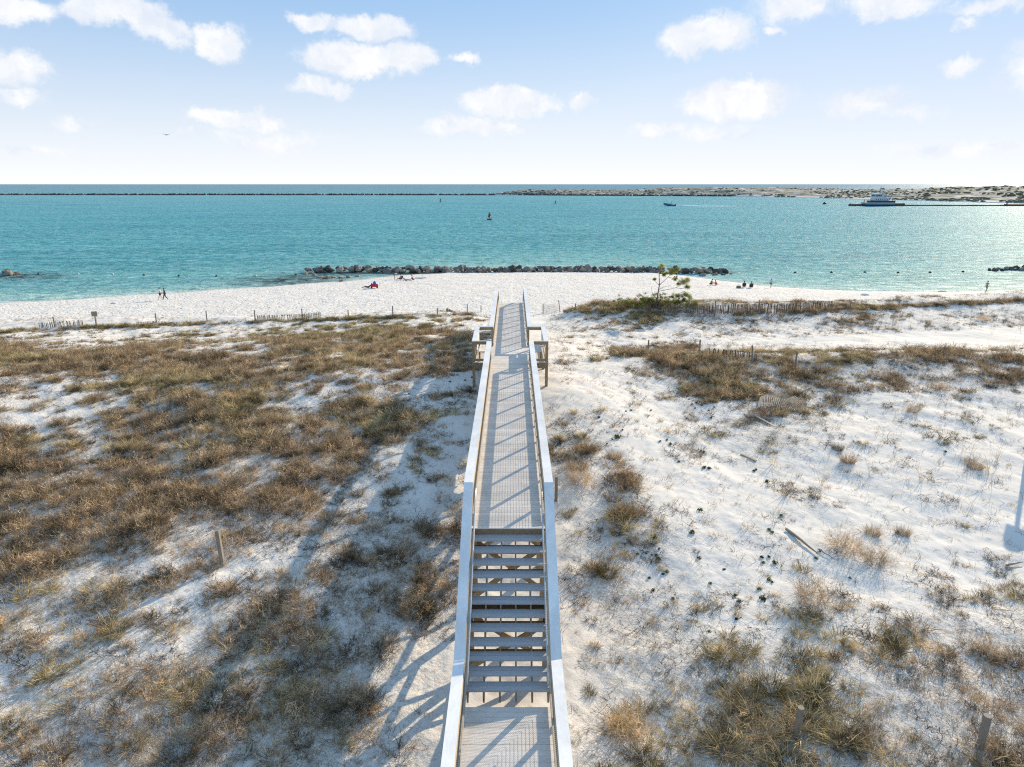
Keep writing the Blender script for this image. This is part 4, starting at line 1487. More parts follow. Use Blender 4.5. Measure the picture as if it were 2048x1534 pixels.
plank(1508, 832, 1552, 856, 'pale board lying on sand under the fallen fence', .11, .03, mat=simple('bleached_board', (.45, .41, .35), .8))
plank(1482, 910, 1512, 925, 'short grey board lying alone on open sand right of the boardwalk', .10)
plank(1572, 1062, 1636, 1112, 'long grey stick lying on the sand right of the boardwalk', .10, name='driftwood_stick', round_=True)
plank(1636, 1102, 1664, 1120, 'short stick beside the end of the long grey stick', .04, name='driftwood_stick', round_=True)
plank(1740, 760, 1782, 764, 'thin branch near the crest of the near right ridge', .05, name='driftwood_stick', round_=True)
plank(905, 812, 925, 795, 'bleached white branch in shade left of the boardwalk', .06, name='driftwood_stick', round_=True, mat=simple('bone_white_branch', (.6, .56, .5), .8))
plank(498, 1205, 535, 1218, 'thin dark stick on the sand left of the stairs', .05, name='driftwood_stick', round_=True)
plank(1788, 1245, 1850, 1290, 'long thin dark branch among the lower right grass', .05, name='driftwood_stick', round_=True)
plank(2010, 1135, 2046, 1128, 'dark forked driftwood lying below the sign shadow', .06, name='driftwood_stick', round_=True)

# ------------------------------------------------------------------ small plants one can tell apart
def plant(name, label, cat, group, me, px, py, s, rz=None):
    p = hit(px, py)
    o = bpy.data.objects.new(name, me); COL.objects.link(o)
    o.location = (p.x, p.y, ground(p.x, p.y)); o.scale = (s, s, s)
    o.rotation_euler = (0, 0, random.uniform(0, 6.28) if rz is None else rz)
    return tag(o, label, cat, group)


ROS = [rosette_mesh('leafy_seedling', M_LEAF, 46, 0.16, 300 + i) for i in range(4)]
seed_px = [(1198, 836), (1224, 880), (1252, 823), (1262, 822), (1302, 822), (1374, 838), (1422, 836), (1234, 876, 1.9), (1320, 884), (1334, 881), (1341, 890, 1.4), (1408, 904), (1402, 902), (1358, 924), (1408, 937, 1.3), (1418, 938, 1.2),
           (1512, 940), (1534, 965, 1.5), (1508, 943), (1400, 1022, 1.4), (1384, 1068, 1.3), (1310, 1078, 1.4), (1318, 1100), (1312, 1112), (1292, 1108), (1276, 1110), (1303, 1112), (1316, 1120, 1.2), (1398, 1116, 1.2), (1562, 1031, 1.1), (1538, 1061), (1544, 1066),
           (1524, 1116), (1538, 1116), (1526, 1126), (1550, 1127, 1.2), (1448, 1140), (1538, 1160), (1544, 1165), (1420, 1170), (1334, 1144), (1326, 1150), (1298, 1158), (1307, 1182), (1518, 1178), (1470, 1192), (1525, 1200, 1.4), (1478, 1206, 1.2), (1472, 1241), (1418, 1268), (1214, 888), (1245, 862),
           (1346, 1200), (1700, 1160), (1632, 1118), (1640, 1104), (1890, 905, 1.2), (1782, 815), (1378, 800), (1392, 806), (1404, 812), (1390, 818), (1410, 808), (1384, 810), (1418, 822), (1428, 815)]
for q in seed_px:
    plant('leafy_seedling', 'small round green leafy plant dotted on open sand right of the boardwalk', 'plant', 'small green leafy plants on the open sand', random.choice(ROS), q[0], q[1], (q[2] if len(q) > 2 else 0.85) * random.uniform(.45, .62))
for k, (px, py) in enumerate([(895, 748), (905, 752), (918, 744), (930, 762), (900, 765), (945, 756), (812, 1130)]):
    plant('leafy_seedling', 'small green leafy plant in the boardwalk shade beside the left bench bay', 'plant', 'small green plants in the boardwalk shade', random.choice(ROS), px, py, .55)

CL_B = blades_mesh('grass_clump', M_BROWN, 420, 0.42, 0.75, 0.010, 0.6, 400, 0.7, segs=3)
CL_O = blades_mesh('grass_clump', M_OLIVE, 360, 0.30, 0.75, 0.011, 0.75, 401, 1.2, segs=4)
CL_S = blades_mesh('grass_clump', M_STRAW, 200, 0.16, 0.7, 0.010, 0.8, 402, 1.2, segs=4)
CL_W = bushy_mesh('grass_clump', M_BROWN, 110, 0.35, 0.75, 0.009, 403)
clumps = [
    (1155, 935, 1.0, CL_B, 'big round brown grass clump right of the boardwalk, upper of two'),
    (1165, 905, 1.0, CL_B, 'brown grass clump with thin top just behind the big round one'),
    (1160, 965, 1.1, CL_W, 'dark brown bushy clump below the big round clump, near the right rail'),
    (1228, 917, .8, CL_B, 'brown clump right of the two big clumps beside the boardwalk'),
    (1262, 980, 1.1, CL_W, 'wide dark shrubby clump in the middle of the right sand slope'),
    (1238, 1035, 1.15, CL_O, 'olive green grass clump below the wide dark shrubby clump'),
    (1265, 1030, 1.1, CL_B, 'dense brown clump beside the olive green clump'),
    (1215, 1150, .95, CL_O, 'yellow green clump halfway down the stairs on the right'),
    (1192, 722, 1.1, CL_O, 'dark green round clump by the right bench bay'),
    (1148, 828, .8, CL_S, 'small spiky green tuft right of the bench bay'),
    (1130, 848, .7, CL_S, 'small tan tuft just below the spiky green one'),
    (1205, 820, .6, CL_S, 'pale wispy tuft right of the spiky green one'),
    (1450, 1505, 1.0, CL_O, 'curly olive grass clump at the bottom, right of centre'),
    (1465, 1455, 1.1, CL_O, 'arching dark olive clump above the curly one at the bottom'),
    (1250, 1470, 1.05, CL_W, 'dark woody brown clump beside the lower landing on the right'),
    (1540, 1380, 1.1, CL_O, 'tall olive clump in the lower right grass'),
    (1380, 1505, .95, CL_S, 'straw coloured clump at the bottom edge right of the landing'),
    (590, 1390, 1.0, CL_S, 'spiky olive clump on the sand edge left of the lower stairs'),
    (555, 1405, .95, CL_S, 'spiky pale clump at the lower left sand patch'),
    (705, 1405, .85, CL_W, 'small dark bushy clump left of the lower stairs'),
    (370, 1400, 1.0, CL_O, 'broad olive clump in the lower left grass'),
    (270, 1500, 1.0, CL_S, 'arching straw clump at the bottom left'),
    (360, 1510, 1.1, CL_B, 'brown clump beside the arching straw clump at bottom left'),
    (745, 870, 1.35, CL_O, 'tall yellow green clump in the middle of the left dune'),
    (640, 900, 1.2, CL_B, 'tall brown clump left of the yellow green clump'),
    (885, 700, 1.3, CL_O, 'dark green bushy clump beside the left bench bay'),
    (1686, 785, .9, CL_W, 'dark tuft on the upper right sand slope'),
    (1880, 780, .9, CL_W, 'rounded dark tuft under the right ridge crest'),
    (1825, 825, .7, CL_W, 'small dark low tuft on upper right sand'),
    (1950, 935, .8, CL_B, 'upright brown tuft with long stems at the right'),
    (1892, 888, .6, CL_S, 'small green spiky tuft alone on the right sand'),
    (1675, 900, .6, CL_B, 'small upright brown tuft on smooth sand'),
    (1695, 925, .75, CL_B, 'leaning brown tuft right of centre on smooth sand'),
    (1930, 1055, .55, CL_S, 'small brown burst shaped tuft left of the sign shadow'),
    (1745, 1070, .65, CL_B, 'small brown tuft on the right sand with curved blades'),
    (1805, 1070, .6, CL_B, 'spreading brown tuft next to the curved one'),
    (1690, 1100, 1.1, CL_W, 'brown bushy clump trailing downhill on right sand'),
    (1750, 1125, .9, CL_W, 'low fanned brown clump at the end of the trailing one'),
    (1625, 1200, 1.15, CL_W, 'wide wispy brown clump on the right slope'),
    (1965, 640, .9, CL_W, 'dark upright tuft on the smooth trough sand far right'),
    (1740, 640, .9, CL_W, 'dark tuft on the landward face of the far right ridge'),
]
for px, py, s, me, lab in clumps:
    plant('grass_clump', lab, 'grass clump', None, me, px, py, s * .84)

# tall sea oats along the ridges
SO = []
for i in range(3):
    SO.append(blades_mesh('sea_oats', M_STRAW, 9, 0.10, 1.25, 0.012, 0.28, 430 + i, 0.35, segs=4))
rs_ = random.Random(4)
for i in range(46):
    if i < 22: px, py = rs_.uniform(1700, 2040), rs_.uniform(700, 730)
    elif i < 34: px, py = rs_.uniform(1750, 2040), rs_.uniform(640, 668)
    else: px, py = rs_.uniform(1250, 2000), rs_.uniform(860, 1000)
    grp = 'on the right ridge crest' if i < 22 else ('on the far right trough edge' if i < 34 else 'on the right sand slope')
    plant('sea_oats', 'thin tall sea oat stems standing ' + grp, 'sea oats', 'sea oats ' + grp, rs_.choice(SO), px, py, rs_.uniform(.6, 1.15))

# ------------------------------------------------------------------ pine on the far right ridge
M_BARK = simple('grey_pine_bark', (0.19, 0.15, 0.115), 0.9, 0.3, 12, 0.4)
M_NEEDLE = blade_material('pine_needles', [(0.06, 0.065, 0.025), (0.15, 0.165, 0.05), (0.30, 0.31, 0.09), (0.48, 0.43, 0.17)], 0.35)
tp = hit(1312, 616)
pine = empty('pine_tree', (tp.x, tp.y, ground(tp.x, tp.y)))
tag(pine, 'young windswept pine with sparse needle clusters on the far right ridge', 'tree')
SCL = 1.28 * (tp.y * cp + 10.6 * sp) / F / 4.096     # metres per zoomed pixel


def tz(X_, Y_, dy=0.0):
    return Vector(((X_ - 868) * SCL, dy, (446 - Y_) * SCL))


m = MB()
m.tube([tz(868, 462), tz(870, 400, .02), tz(876, 340, -.02), tz(881, 300), tz(876, 240, .03), tz(880, 190), tz(888, 165)], [.075, .065, .055, .045, .035, .025, .012], 8)
m.build('trunk', M_BARK, pine, smooth=True)
limbs = [[(880, 300), (905, 275), (930, 248), (965, 212)], [(874, 398), (910, 382), (960, 372), (1000, 362), (1050, 365)], [(877, 340), (930, 330), (985, 318), (1035, 290)],
         [(879, 300), (860, 285), (845, 262)], [(872, 392), (850, 370), (838, 345), (832, 310)], [(880, 230), (905, 225), (918, 235)], [(985, 318), (1030, 322), (1068, 318)],
         [(868, 425), (845, 410), (830, 395)], [(930, 248), (955, 255), (985, 262)], [(877, 330), (905, 312), (950, 300)], [(1000, 362), (1030, 345), (1050, 340)], [(870, 420), (930, 412), (985, 408), (1040, 396)]]
for i, L_ in enumerate(limbs):
    dy = (-.25, .3, .1, -.2, .25, .15, .35, -.1, .2, -.3, .25, .1)[i]
    pts = [tz(a, b, dy * j / len(L_)) for j, (a, b) in enumerate(L_)]
    MB().tube(pts, 0.028, 6, r2=0.010).build('limb', M_BARK, pine, smooth=True)
rn = np.random.default_rng(12)


def needles(clusters, n, L, w):
    V, Fc, T = [], [], []
    for (c, rad, tone0) in clusters:
        c = np.array(c)
        for i in range(n):
            d = rn.normal(size=3); d /= np.linalg.norm(d)
            p = c + rn.normal(size=3) * rad * np.array([.6, .6, .42])
            d = d + np.array([0, 0, .5]); d /= np.linalg.norm(d)
            s_ = np.cross(d, rn.normal(size=3)); s_ /= np.linalg.norm(s_)
            q = p + d * L * rn.uniform(.6, 1.2)
            k = len(V)
            V += [p - s_ * w / 2, p + s_ * w / 2, q]
            Fc.append((k, k + 1, k + 2)); T += [np.clip(tone0 + rn.normal(0, .22), 0, 1)] * 3
    me = bpy.data.meshes.new('crown')
    me.from_pydata([tuple(v) for v in V], [], Fc)
    fattr(me, 'tone', T)
    me.materials.append(M_NEEDLE)
    return me


cl = []
for (X_, Y_, rad, kx) in ((965, 208, .26, 5), (990, 200, .16, 2), (950, 232, .18, 3), (888, 178, .16, 3), (905, 235, .15, 3), (1035, 285, .28, 6), (1055, 270, .16, 3), (1065, 315, .18, 3), (1000, 290, .15, 2), (1050, 360, .19, 4), (1000, 368, .15, 3), (970, 375, .1, 2),
                          (978, 262, .12, 2), (847, 263, .09, 2), (832, 398, .18, 4), (812, 405, .1, 2), (850, 395, .12, 2), (1005, 408, .14, 2), (1045, 396, .12, 2), (985, 412, .10, 2), (920, 225, .1, 2)):
    for k in range(kx):
        cl.append((tuple(tz(X_ + rn.normal(0, rad * 30), Y_ + rn.normal(0, rad * 24), rn.normal(0, rad * .6))), rad * .95, rn.uniform(.25, .8)))
mesh_obj('crown', needles(cl, 150, .19, .020), pine)
sp_ = hit(1308, 616)
shrub = empty('low_pine_shrub', (sp_.x, sp_.y, ground(sp_.x, sp_.y) + .05))
tag(shrub, 'low spreading green pine shrub at the foot of the young pine', 'shrub')
cl = []
for k in range(210):
    X_ = rn.uniform(-3.9, 3.9) * (1 if k > 30 else .7)
    top = np.interp(X_, [-3.9, -3.1, -2.6, -1.5, 0, 2.2, 3.2, 3.9], [.3, 1.3, .7, 1.0, 1.2, 1.0, 1.1, .4])
    Y_ = rn.uniform(-.7, .8)
    g_ = ground(sp_.x + X_, sp_.y + Y_) - shrub.location.z
    cl.append(((X_, Y_, g_ + top * rn.random() ** .7), .13, rn.uniform(.35, .95)))
me = needles(cl, 60, .2, .018)
me.name = 'foliage'
mesh_obj('foliage', me, shrub)
m = MB()
for k in range(14):
    X_ = -3.3 + k * .5
    g_ = ground(sp_.x + X_, sp_.y) - shrub.location.z
    MB().tube([(X_ * .8, 0, g_ - .1), (X_ * .9, .05, g_ + .2), (X_, .1, g_ + .45)], .02, 5, r2=.008).build('stem', M_BARK, shrub)
# ------------------------------------------------------------------ people
def skin_mesh(name, verts, edges, radii, mat, root=0, sub=1):
    me = bpy.data.meshes.new(name)
    me.from_pydata(verts, edges, [])
    o = bpy.data.objects.new(name, me); COL.objects.link(o)
    md = o.modifiers.new('skin', 'SKIN')
    for i, r in enumerate(radii):
        sv_ = me.skin_vertices[0].data[i]
        sv_.radius = r if isinstance(r, tuple) else (r, r)
        sv_.use_root = (i == root)
    if sub:
        sb = o.modifiers.new('sub', 'SUBSURF'); sb.levels = sub; sb.render_levels = sub
    dg = bpy.context.evaluated_depsgraph_get()
    ev = o.evaluated_get(dg)
    out = bpy.data.meshes.new_from_object(ev)
    out.name = name
    bpy.data.objects.remove(o)
    for p in out.polygons: p.use_smooth = True
    out.materials.clear(); out.materials.append(mat)
    return out


def V3(*a): return Vector(a)


POSES = {
    'walk': dict(pel=(0, 0, .95), chest=(0, .02, 1.28), neck=(0, .03, 1.47), head=(0, .05, 1.62), kn=((-.10, .16, .52), (.10, -.02, .50)), an=((-.10, .26, .09), (.10, -.34, .12)),
                 el=((-.25, -.12, 1.18), (.25, .08, 1.18)), wr=((-.25, -.10, .93), (.25, .24, .98))),
    'stand': dict(pel=(0, 0, .95), chest=(0, .01, 1.28), neck=(0, .01, 1.47), head=(0, .03, 1.62), kn=((-.10, .03, .50), (.10, .03, .50)), an=((-.11, 0, .08), (.11, 0, .08)),
                  el=((-.24, .0, 1.18), (.24, .0, 1.18)), wr=((-.25, .08, .94), (.25, .08, .94))),
    'bend': dict(pel=(0, -.08, .90), chest=(0, .26, 1.06), neck=(0, .44, 1.10), head=(0, .56, 1.04), kn=((-.12, .06, .50), (.12, .02, .50)), an=((-.13, .0, .08), (.13, -.05, .08)),
                 el=((-.2, .40, .82), (.2, .42, .82)), wr=((-.16, .48, .58), (.16, .5, .58))),
    'sit': dict(pel=(0, 0, .12), chest=(0, -.06, .44), neck=(0, -.04, .62), head=(0, -.0, .77), kn=((-.15, .40, .44), (.15, .42, .42)), an=((-.14, .60, .07), (.14, .66, .07)),
                el=((-.25, .12, .38), (.25, .12, .38)), wr=((-.17, .34, .46), (.17, .34, .46))),
    'crouch': dict(pel=(0, 0, .22), chest=(0, .12, .50), neck=(0, .20, .66), head=(0, .27, .79), kn=((-.16, .36, .42), (.16, .34, .42)), an=((-.14, .16, .07), (.14, .12, .07)),
                   el=((-.22, .34, .40), (.22, .34, .40)), wr=((-.14, .50, .22), (.14, .52, .22))),
    'chair': dict(pel=(0, 0, .26), chest=(0, -.14, .58), neck=(0, -.15, .76), head=(0, -.13, .91), kn=((-.13, .44, .40), (.13, .44, .38)), an=((-.12, .74, .08), (.12, .78, .08)),
                  el=((-.27, .02, .44), (.27, .02, .44)), wr=((-.26, .27, .42), (.26, .27, .42))),
    'recline': dict(pel=(0, 0, .13), chest=(0, -.30, .28), neck=(0, -.44, .42), head=(0, -.50, .56), kn=((-.12, .42, .22), (.12, .44, .14)), an=((-.12, .86, .08), (.12, .9, .08)),
                    el=((-.27, -.52, .20), (.27, -.52, .20)), wr=((-.27, -.42, .05), (.27, -.42, .05))),
}


def person(px, py, pose, face, label, skin, top, bottom, hair, h=1.72, sleeves='short', legs='short', z=None, group=None, at_=None):
    P = POSES[pose]
    k = h / 1.72
    q = at_ or hit(px, py)
    z0 = ground(q.x, q.y) if z is None else z
    e = empty('person', (q.x, q.y, z0), face)
    tag(e, label, 'person', group)
    e.scale = (k, k, k)
    ms = simple('skin_tone', skin, 0.6, 0.05, 10)
    verts, edges, rad = [], [], []

    def add(p, r, prev=None):
        verts.append(tuple(p)); rad.append(r)
        if prev is not None: edges.append((prev, len(verts) - 1))
        return len(verts) - 1
    pel, ch, nk, hd = (Vector(P[a]) for a in ('pel', 'chest', 'neck', 'head'))
    i0 = add(pel, (.13, .10))
    i1 = add(pel.lerp(ch, .5), (.115, .09), i0)
    i2 = add(ch, (.14, .10), i1)
    i3 = add(nk, (.05, .05), i2)
    up = (hd - nk).normalized()
    i4 = add(hd, (.075, .088), i3)
    i5 = add(hd + up * .09, (.062, .075), i4)
    for s in (0, 1):
        sg = (-1, 1)[s]
        hip = pel + Vector((sg * .09, 0, -.03))
        a = add(hip, .088, i0)
        kn, an = Vector(P['kn'][s]), Vector(P['an'][s])
        b = add(hip.lerp(kn, .5), .072, a)
        c = add(kn, .052, b)
        c2 = add(kn.lerp(an, .35), .052, c)
        d = add(an, .034, c2)
        fwd = Vector((0, 1, 0)) if an.z < .3 else Vector((0, 0, 1))
        add(an + fwd * .10 + Vector((0, 0, -.035)), .034, d)
        add(an + fwd * .17 + Vector((0, 0, -.045)), .024, len(verts) - 1)
        sh = ch.lerp(nk, .62) + Vector((sg * .165, 0, 0))
        el_, wr_ = Vector(P['el'][s]), Vector(P['wr'][s])
        a = add(sh, .052, i2)
        b = add(sh.lerp(el_, .5), .044, a)
        c = add(el_, .036, b)
        d = add(wr_, .025, c)
        ax = (wr_ - el_).normalized()
        side = ax.cross(Vector((0, 1, .3))).normalized()
        pm = add(wr_ + ax * .06, (.034, .018), d)
        for f in range(4):
            o_ = side * (f - 1.5) * .020
            L_ = (.062, .074, .070, .054)[f]
            n1 = add(wr_ + ax * .095 + o_, .0088, pm)
            n2 = add(wr_ + ax * (.095 + L_ * .55) + o_ * 1.1 + Vector((0, .006, 0)), .0082, n1)
            add(wr_ + ax * (.095 + L_) + o_ * 1.1 + Vector((0, .020, 0)), .007, n2)
        t1 = add(wr_ + ax * .045 - side * .038, .010, pm)
        add(wr_ + ax * .080 - side * .055, .0085, t1)
    mesh_obj('body', skin_mesh('body', verts, edges, rad, ms), e)
    # face: nose and eyes on the head
    # clothing
    v, ed, rd_ = [], [], []

    def a2(p, r, prev=None):
        v.append(tuple(p)); rd_.append(r)
        if prev is not None: ed.append((prev, len(v) - 1))
        return len(v) - 1
    if top:
        j0 = a2(pel + (ch - pel) * .12, (.145, .115)); j1 = a2(pel.lerp(ch, .5), (.135, .11), j0); j2 = a2(ch, (.16, .118), j1); a2(nk - (nk - ch) * .25, (.085, .075), j2)
        for s in (0, 1):
            sg = (-1, 1)[s]
            sh = ch.lerp(nk, .62) + Vector((sg * .165, 0, 0)); el_, wr_ = Vector(P['el'][s]), Vector(P['wr'][s])
            b = a2(sh, .066, j2)
            c = a2(sh.lerp(el_, .6), .060, b)
            if sleeves == 'long':
                d = a2(el_, .052, c); a2(el_.lerp(wr_, .9), .040, d)
        mt_ = simple('shirt_cloth', top, 0.85, 0.1, 8)
        mesh_obj('shirt', skin_mesh('shirt', v, ed, rd_, mt_, root=2), e)
    v, ed, rd_ = [], [], []
    j0 = a2(pel + Vector((0, 0, .03)), (.15, .12))
    for s in (0, 1):
        sg = (-1, 1)[s]
        hip = pel + Vector((sg * .09, 0, -.03)); kn, an = Vector(P['kn'][s]), Vector(P['an'][s])
        a = a2(hip, .104, j0); b = a2(hip.lerp(kn, .6), .088, a)
        if legs == 'long':
            c = a2(kn, .070, b); a2(kn.lerp(an, .9), .055, c)
    mesh_obj('trousers' if legs == 'long' else 'shorts', skin_mesh('shorts', v, ed, rd_, simple('trouser_cloth', bottom, .85, .1, 8)), e)
    m = MB().ball(tuple(hd + up * .055 + Vector((0, -.022, 0))), .098, (1, 1.02, 1.0), 12, 8)
    m.build('hair', simple('hair', hair, .7, .2, 20), e, smooth=True)
    m = MB()
    m.ball(tuple(hd + Vector((0, .088, .015))), .016, (.8, 1, 1.3), 6, 4)
    m.build('nose', ms, e, smooth=True)
    m = MB()
    for sg in (-1, 1): m.ball(tuple(hd + Vector((sg * .032, .078, .045))), .011, (1.2, .8, .8), 6, 4)
    m.build('eyes', simple('eye_dark', (.03, .02, .02), .3), e, smooth=True)
    return e


SK1, SK2 = (.50, .30, .20), (.30, .17, .11)
DK, NV = (.02, .02, .024), (.02, .03, .07)
person(322, 600, 'walk', R(100), 'person in a pale top and dark shorts walking at the water edge on the left', SK1, (.55, .48, .42), DK, (.02, .015, .01), 1.72)
person(331, 600, 'walk', R(105), 'person in black jacket walking behind the companion in a pale top', SK2, DK, NV, (.08, .06, .04), 1.68, 'long', 'long')
sw = at(680, 563, 0)
person(680, 562, 'sit', R(-60), 'person sitting in the shallow water before the breakwater', SK2, None, (.03, .03, .05), (.03, .02, .015), 1.7, z=-0.18, at_=sw)
person(737, 575, 'recline', R(95), 'person in navy clothes reclining on the sand by a red wagon', SK1, NV, NV, (.10, .07, .04), 1.75, 'long', 'long')
person(789, 559, 'bend', R(-80), 'person in a white top bending over among the group by the breakwater', SK1, (.55, .60, .66), (.10, .25, .30), (.2, .15, .1), 1.7)
person(801, 560, 'chair', R(60), 'person in a lilac top sitting in the middle of the beach group', SK1, (.42, .30, .52), DK, (.10, .05, .03), 1.7)
person(812, 561, 'recline', R(-85), 'person in a purple outfit lying back on the sand in the beach group', SK1, (.25, .10, .28), (.22, .05, .20), (.05, .03, .02), 1.65)
person(827, 561, 'crouch', R(70), 'dark haired person in pink crouching at the right of the beach group', SK1, (.55, .28, .32), (.20, .10, .14), (.02, .015, .012), 1.7)
person(1353, 559, 'sit', R(60), 'person in grey sitting alone by the water right of the pine', SK2, (.12, .12, .13), DK, (.03, .02, .02), 1.7)
person(1421, 570, 'crouch', R(-70), 'person with bare brown back crouching beside the person in red', SK2, None, (.05, .04, .04), (.03, .02, .02), 1.7)
person(1433, 571, 'crouch', R(60), 'person in a bright red outfit crouching at the waterline', SK1, (.62, .06, .04), (.60, .08, .05), (.04, .02, .02), 1.6)
person(1488, 575, 'chair', R(-20), 'person in a dark top seated near the bag by the water', SK2, NV, DK, (.04, .03, .02), 1.75, 'long')
person(1502, 576, 'chair', R(-10), 'person in black seated with the back turned, right of the pair by the water', SK2, DK, DK, (.03, .02, .02), 1.75, 'long')
person(1541, 577, 'walk', R(-50), 'child in a pale blue shirt walking along the waterline on the right', SK1, (.42, .52, .66), (.10, .14, .22), (.02, .015, .01), 1.50, 'long')
person(1972, 583, 'walk', R(-70), 'person in tan striped clothes walking at the far right water edge', SK2, (.36, .27, .19), (.30, .22, .16), (.06, .04, .03), 1.75)


def chair(px, py, face, label, col, frame=(.5, .5, .5)):
    q = hit(px, py)
    e = empty('beach_chair', (q.x, q.y, ground(q.x, q.y)), face)
    tag(e, label, 'chair')
    mc = simple('chair_fabric', col, .8)
    mf = simple('chair_frame', frame, .4, metallic=.5)
    MB().bar((0, -.22, .20), (0, .28, .24), .5, .02).build('seat', mc, e)
    MB().bar((0, -.22, .21), (0, -.42, .78), .5, .02, up=(0, 1, 0)).build('backrest', mc, e)
    for s in (-1, 1):
        MB().tube([(s * .27, .30, 0), (s * .27, .26, .42), (s * .27, -.34, .44), (s * .27, -.44, .80)], .013, 6).tube([(s * .27, -.38, 0), (s * .27, .28, .24)], .013, 6).build('leg', mf, e)


chair(801, 560, R(60), 'dark low beach chair under the person in lilac', (.05, .05, .06))
chair(1488, 575, R(-20), 'dark low chair under the person beside the bag', (.04, .04, .05))
chair(1502, 576, R(-10), 'dark low chair under the person in black', (.04, .04, .05))
# red wagon with blue bag
q = hit(749, 576)
e = empty('beach_wagon', (q.x, q.y, ground(q.x, q.y)), R(8))
tag(e, 'red fabric beach wagon standing behind the reclining person', 'wagon')
MB().box((-.55, -.28, .22), (.55, -.24, .62)).box((-.55, .24, .22), (.55, .28, .62)).box((-.55, -.238, .22), (-.51, .238, .62)).box((.51, -.238, .22), (.55, .238, .62)).box((-.508, -.238, .22), (.508, .238, .25)).build('wagon_bed', simple('red_fabric', (.55, .02, .03), .8), e)
for a in (-.42, .42):
    for b in (-.31, .31):
        MB().tube([(a, b - .03, .13), (a, b + .03, .13)], .13, 14).build('wheel', simple('black_wheel', (.02, .02, .02), .7), e)
MB().tube([(.55, 0, .3), (.8, 0, .5), (1.0, 0, .85)], .014, 6).build('handle', simple('black_handle', (.03, .03, .03), .5), e)
bg_ = empty('blue_bag', (q.x + 0.05, q.y, ground(q.x, q.y) + .25))
tag(bg_, 'tall bright blue bag standing in the red wagon', 'bag')
m = MB().ball((0, 0, .42), .30, (.85, .7, 1.45), 12, 10); m.build('bag_body', simple('blue_cloth', (.02, .12, .45), .8), bg_, smooth=True)
MB().tube([(-.1, 0, .82), (-.08, 0, .95), (.08, 0, .95), (.1, 0, .82)], .015, 6).build('handle', simple('navy_strap', (.01, .04, .15), .8), bg_)
q = hit(842, 556)
m = MB(); 
for i in range(9):
    m.box((-1.0 + i * .22, -.5, .02 + .015 * (i % 2)), (-.785 + i * .22, .5, .05 + .015 * (i % 2)))
o = m.build('beach_towel', simple('turquoise_towel', (.08, .45, .62), .9), None); o.location = (q.x, q.y, ground(q.x, q.y) + .03); o.rotation_euler = (0, 0, .2)
tag(o, 'turquoise beach towel on the sand right of the beach group', 'towel')
q = hit(1477, 576)
e = empty('beach_bag', (q.x, q.y, ground(q.x, q.y)), .3); tag(e, 'green and tan beach bag standing left of the seated pair', 'bag')
MB().box((-.32, -.2, 0), (.32, .2, .42)).build('bag_body', simple('grey_green_canvas', (.16, .17, .13), .9), e, bevel=.05)
for s in (-1, 1): MB().tube([(-.15, s * .1, .41), (-.1, s * .1, .58), (.1, s * .1, .58), (.15, s * .1, .41)], .014, 6).build('handle', simple('tan_strap', (.3, .22, .14), .8), e)

# ------------------------------------------------------------------ on the water
def scale_at(py): return F / (at(1024, py).y * cp + CAM_H * sp)


M_WHITE = simple('white_boat_paint', (.62, .64, .66), .5, .08, 3)
M_HULL = simple('black_hull_paint', (.045, .045, .05), .6, .2, 2)
M_GREYP = simple('grey_blue_paint', (.33, .37, .43), .6, .1, 3)
M_GLASS = simple('dark_window_glass', (.03, .04, .05), .15)
M_RUST = simple('rusty_pipe', (.13, .075, .05), .8, .3, 2)
bp = at(1757, 412)
kk = scale_at(412)
tug = empty('tug_boat', (bp.x, bp.y, 0)); tag(tug, 'white and black work tug with tall mast beside the pipeline on the right', 'boat')
TX = lambda z_: (z_ - 1050) / 12.8 / kk
TZ = lambda z_: (668 - z_) / 12.8 / kk


def hull(x0, x1, z0, z1, w, bow=4.0, flare=.85):
    m = MB(); out = [(x0 + bow * .1, -w * .42), (x0, 0), (x0 + bow * .1, w * .42), (x0 + bow, w / 2), (x1 - bow * .6, w / 2), (x1, w * .38), (x1, -w * .38), (x1 - bow * .6, -w / 2), (x0 + bow, -w / 2)]
    n = len(out)
    m.v += [(x * .99 + .01 * (x0 + x1) / 2, y * flare, z0) for x, y in out] + [(x, y, z1) for x, y in out]
    m.f += [tuple(range(n)), tuple(n + i for i in reversed(range(n)))] + [(i, n + i, n + (i + 1) % n, (i + 1) % n) for i in range(n)]
    return m


hull(TX(620), TX(1420), -.8, TZ(625), 9).build('hull', M_HULL, tug)
hull(TX(640), TX(1410), TZ(625) + .02, TZ(575), 9.3, flare=.98).build('bulwark', M_GREYP, tug)
MB().box((TX(790), -3.6, TZ(575) + .02), (TX(1400), 3.6, TZ(530))).build('deck_house', M_HULL, tug)
MB().box((TX(870), -3.2, TZ(530) + .02), (TX(1230), 3.2, TZ(455))).build('cabin', M_WHITE, tug)
MB().box((TX(878), -2.8, TZ(455) + .02), (TX(1062), 2.8, TZ(378))).build('wheelhouse', M_WHITE, tug)
MB().box((TX(868), -3.1, TZ(378) + .02), (TX(1075), 3.1, TZ(368))).build('wheelhouse_roof', M_GREYP, tug)
for i in range(4):
    a = TX(890 + i * 42); MB().box((a, -2.84, TZ(430)), (a + 1.05, -2.8, TZ(395))).build('window', M_GLASS, tug)
MB().box((TX(878) - .04, -2.2, TZ(430)), (TX(878), 2.2, TZ(395))).build('window', M_GLASS, tug)
for i in range(6):
    a = TX(900 + i * 55); MB().box((a, -3.24, TZ(510)), (a + .8, -3.2, TZ(485))).build('window', M_GLASS, tug)
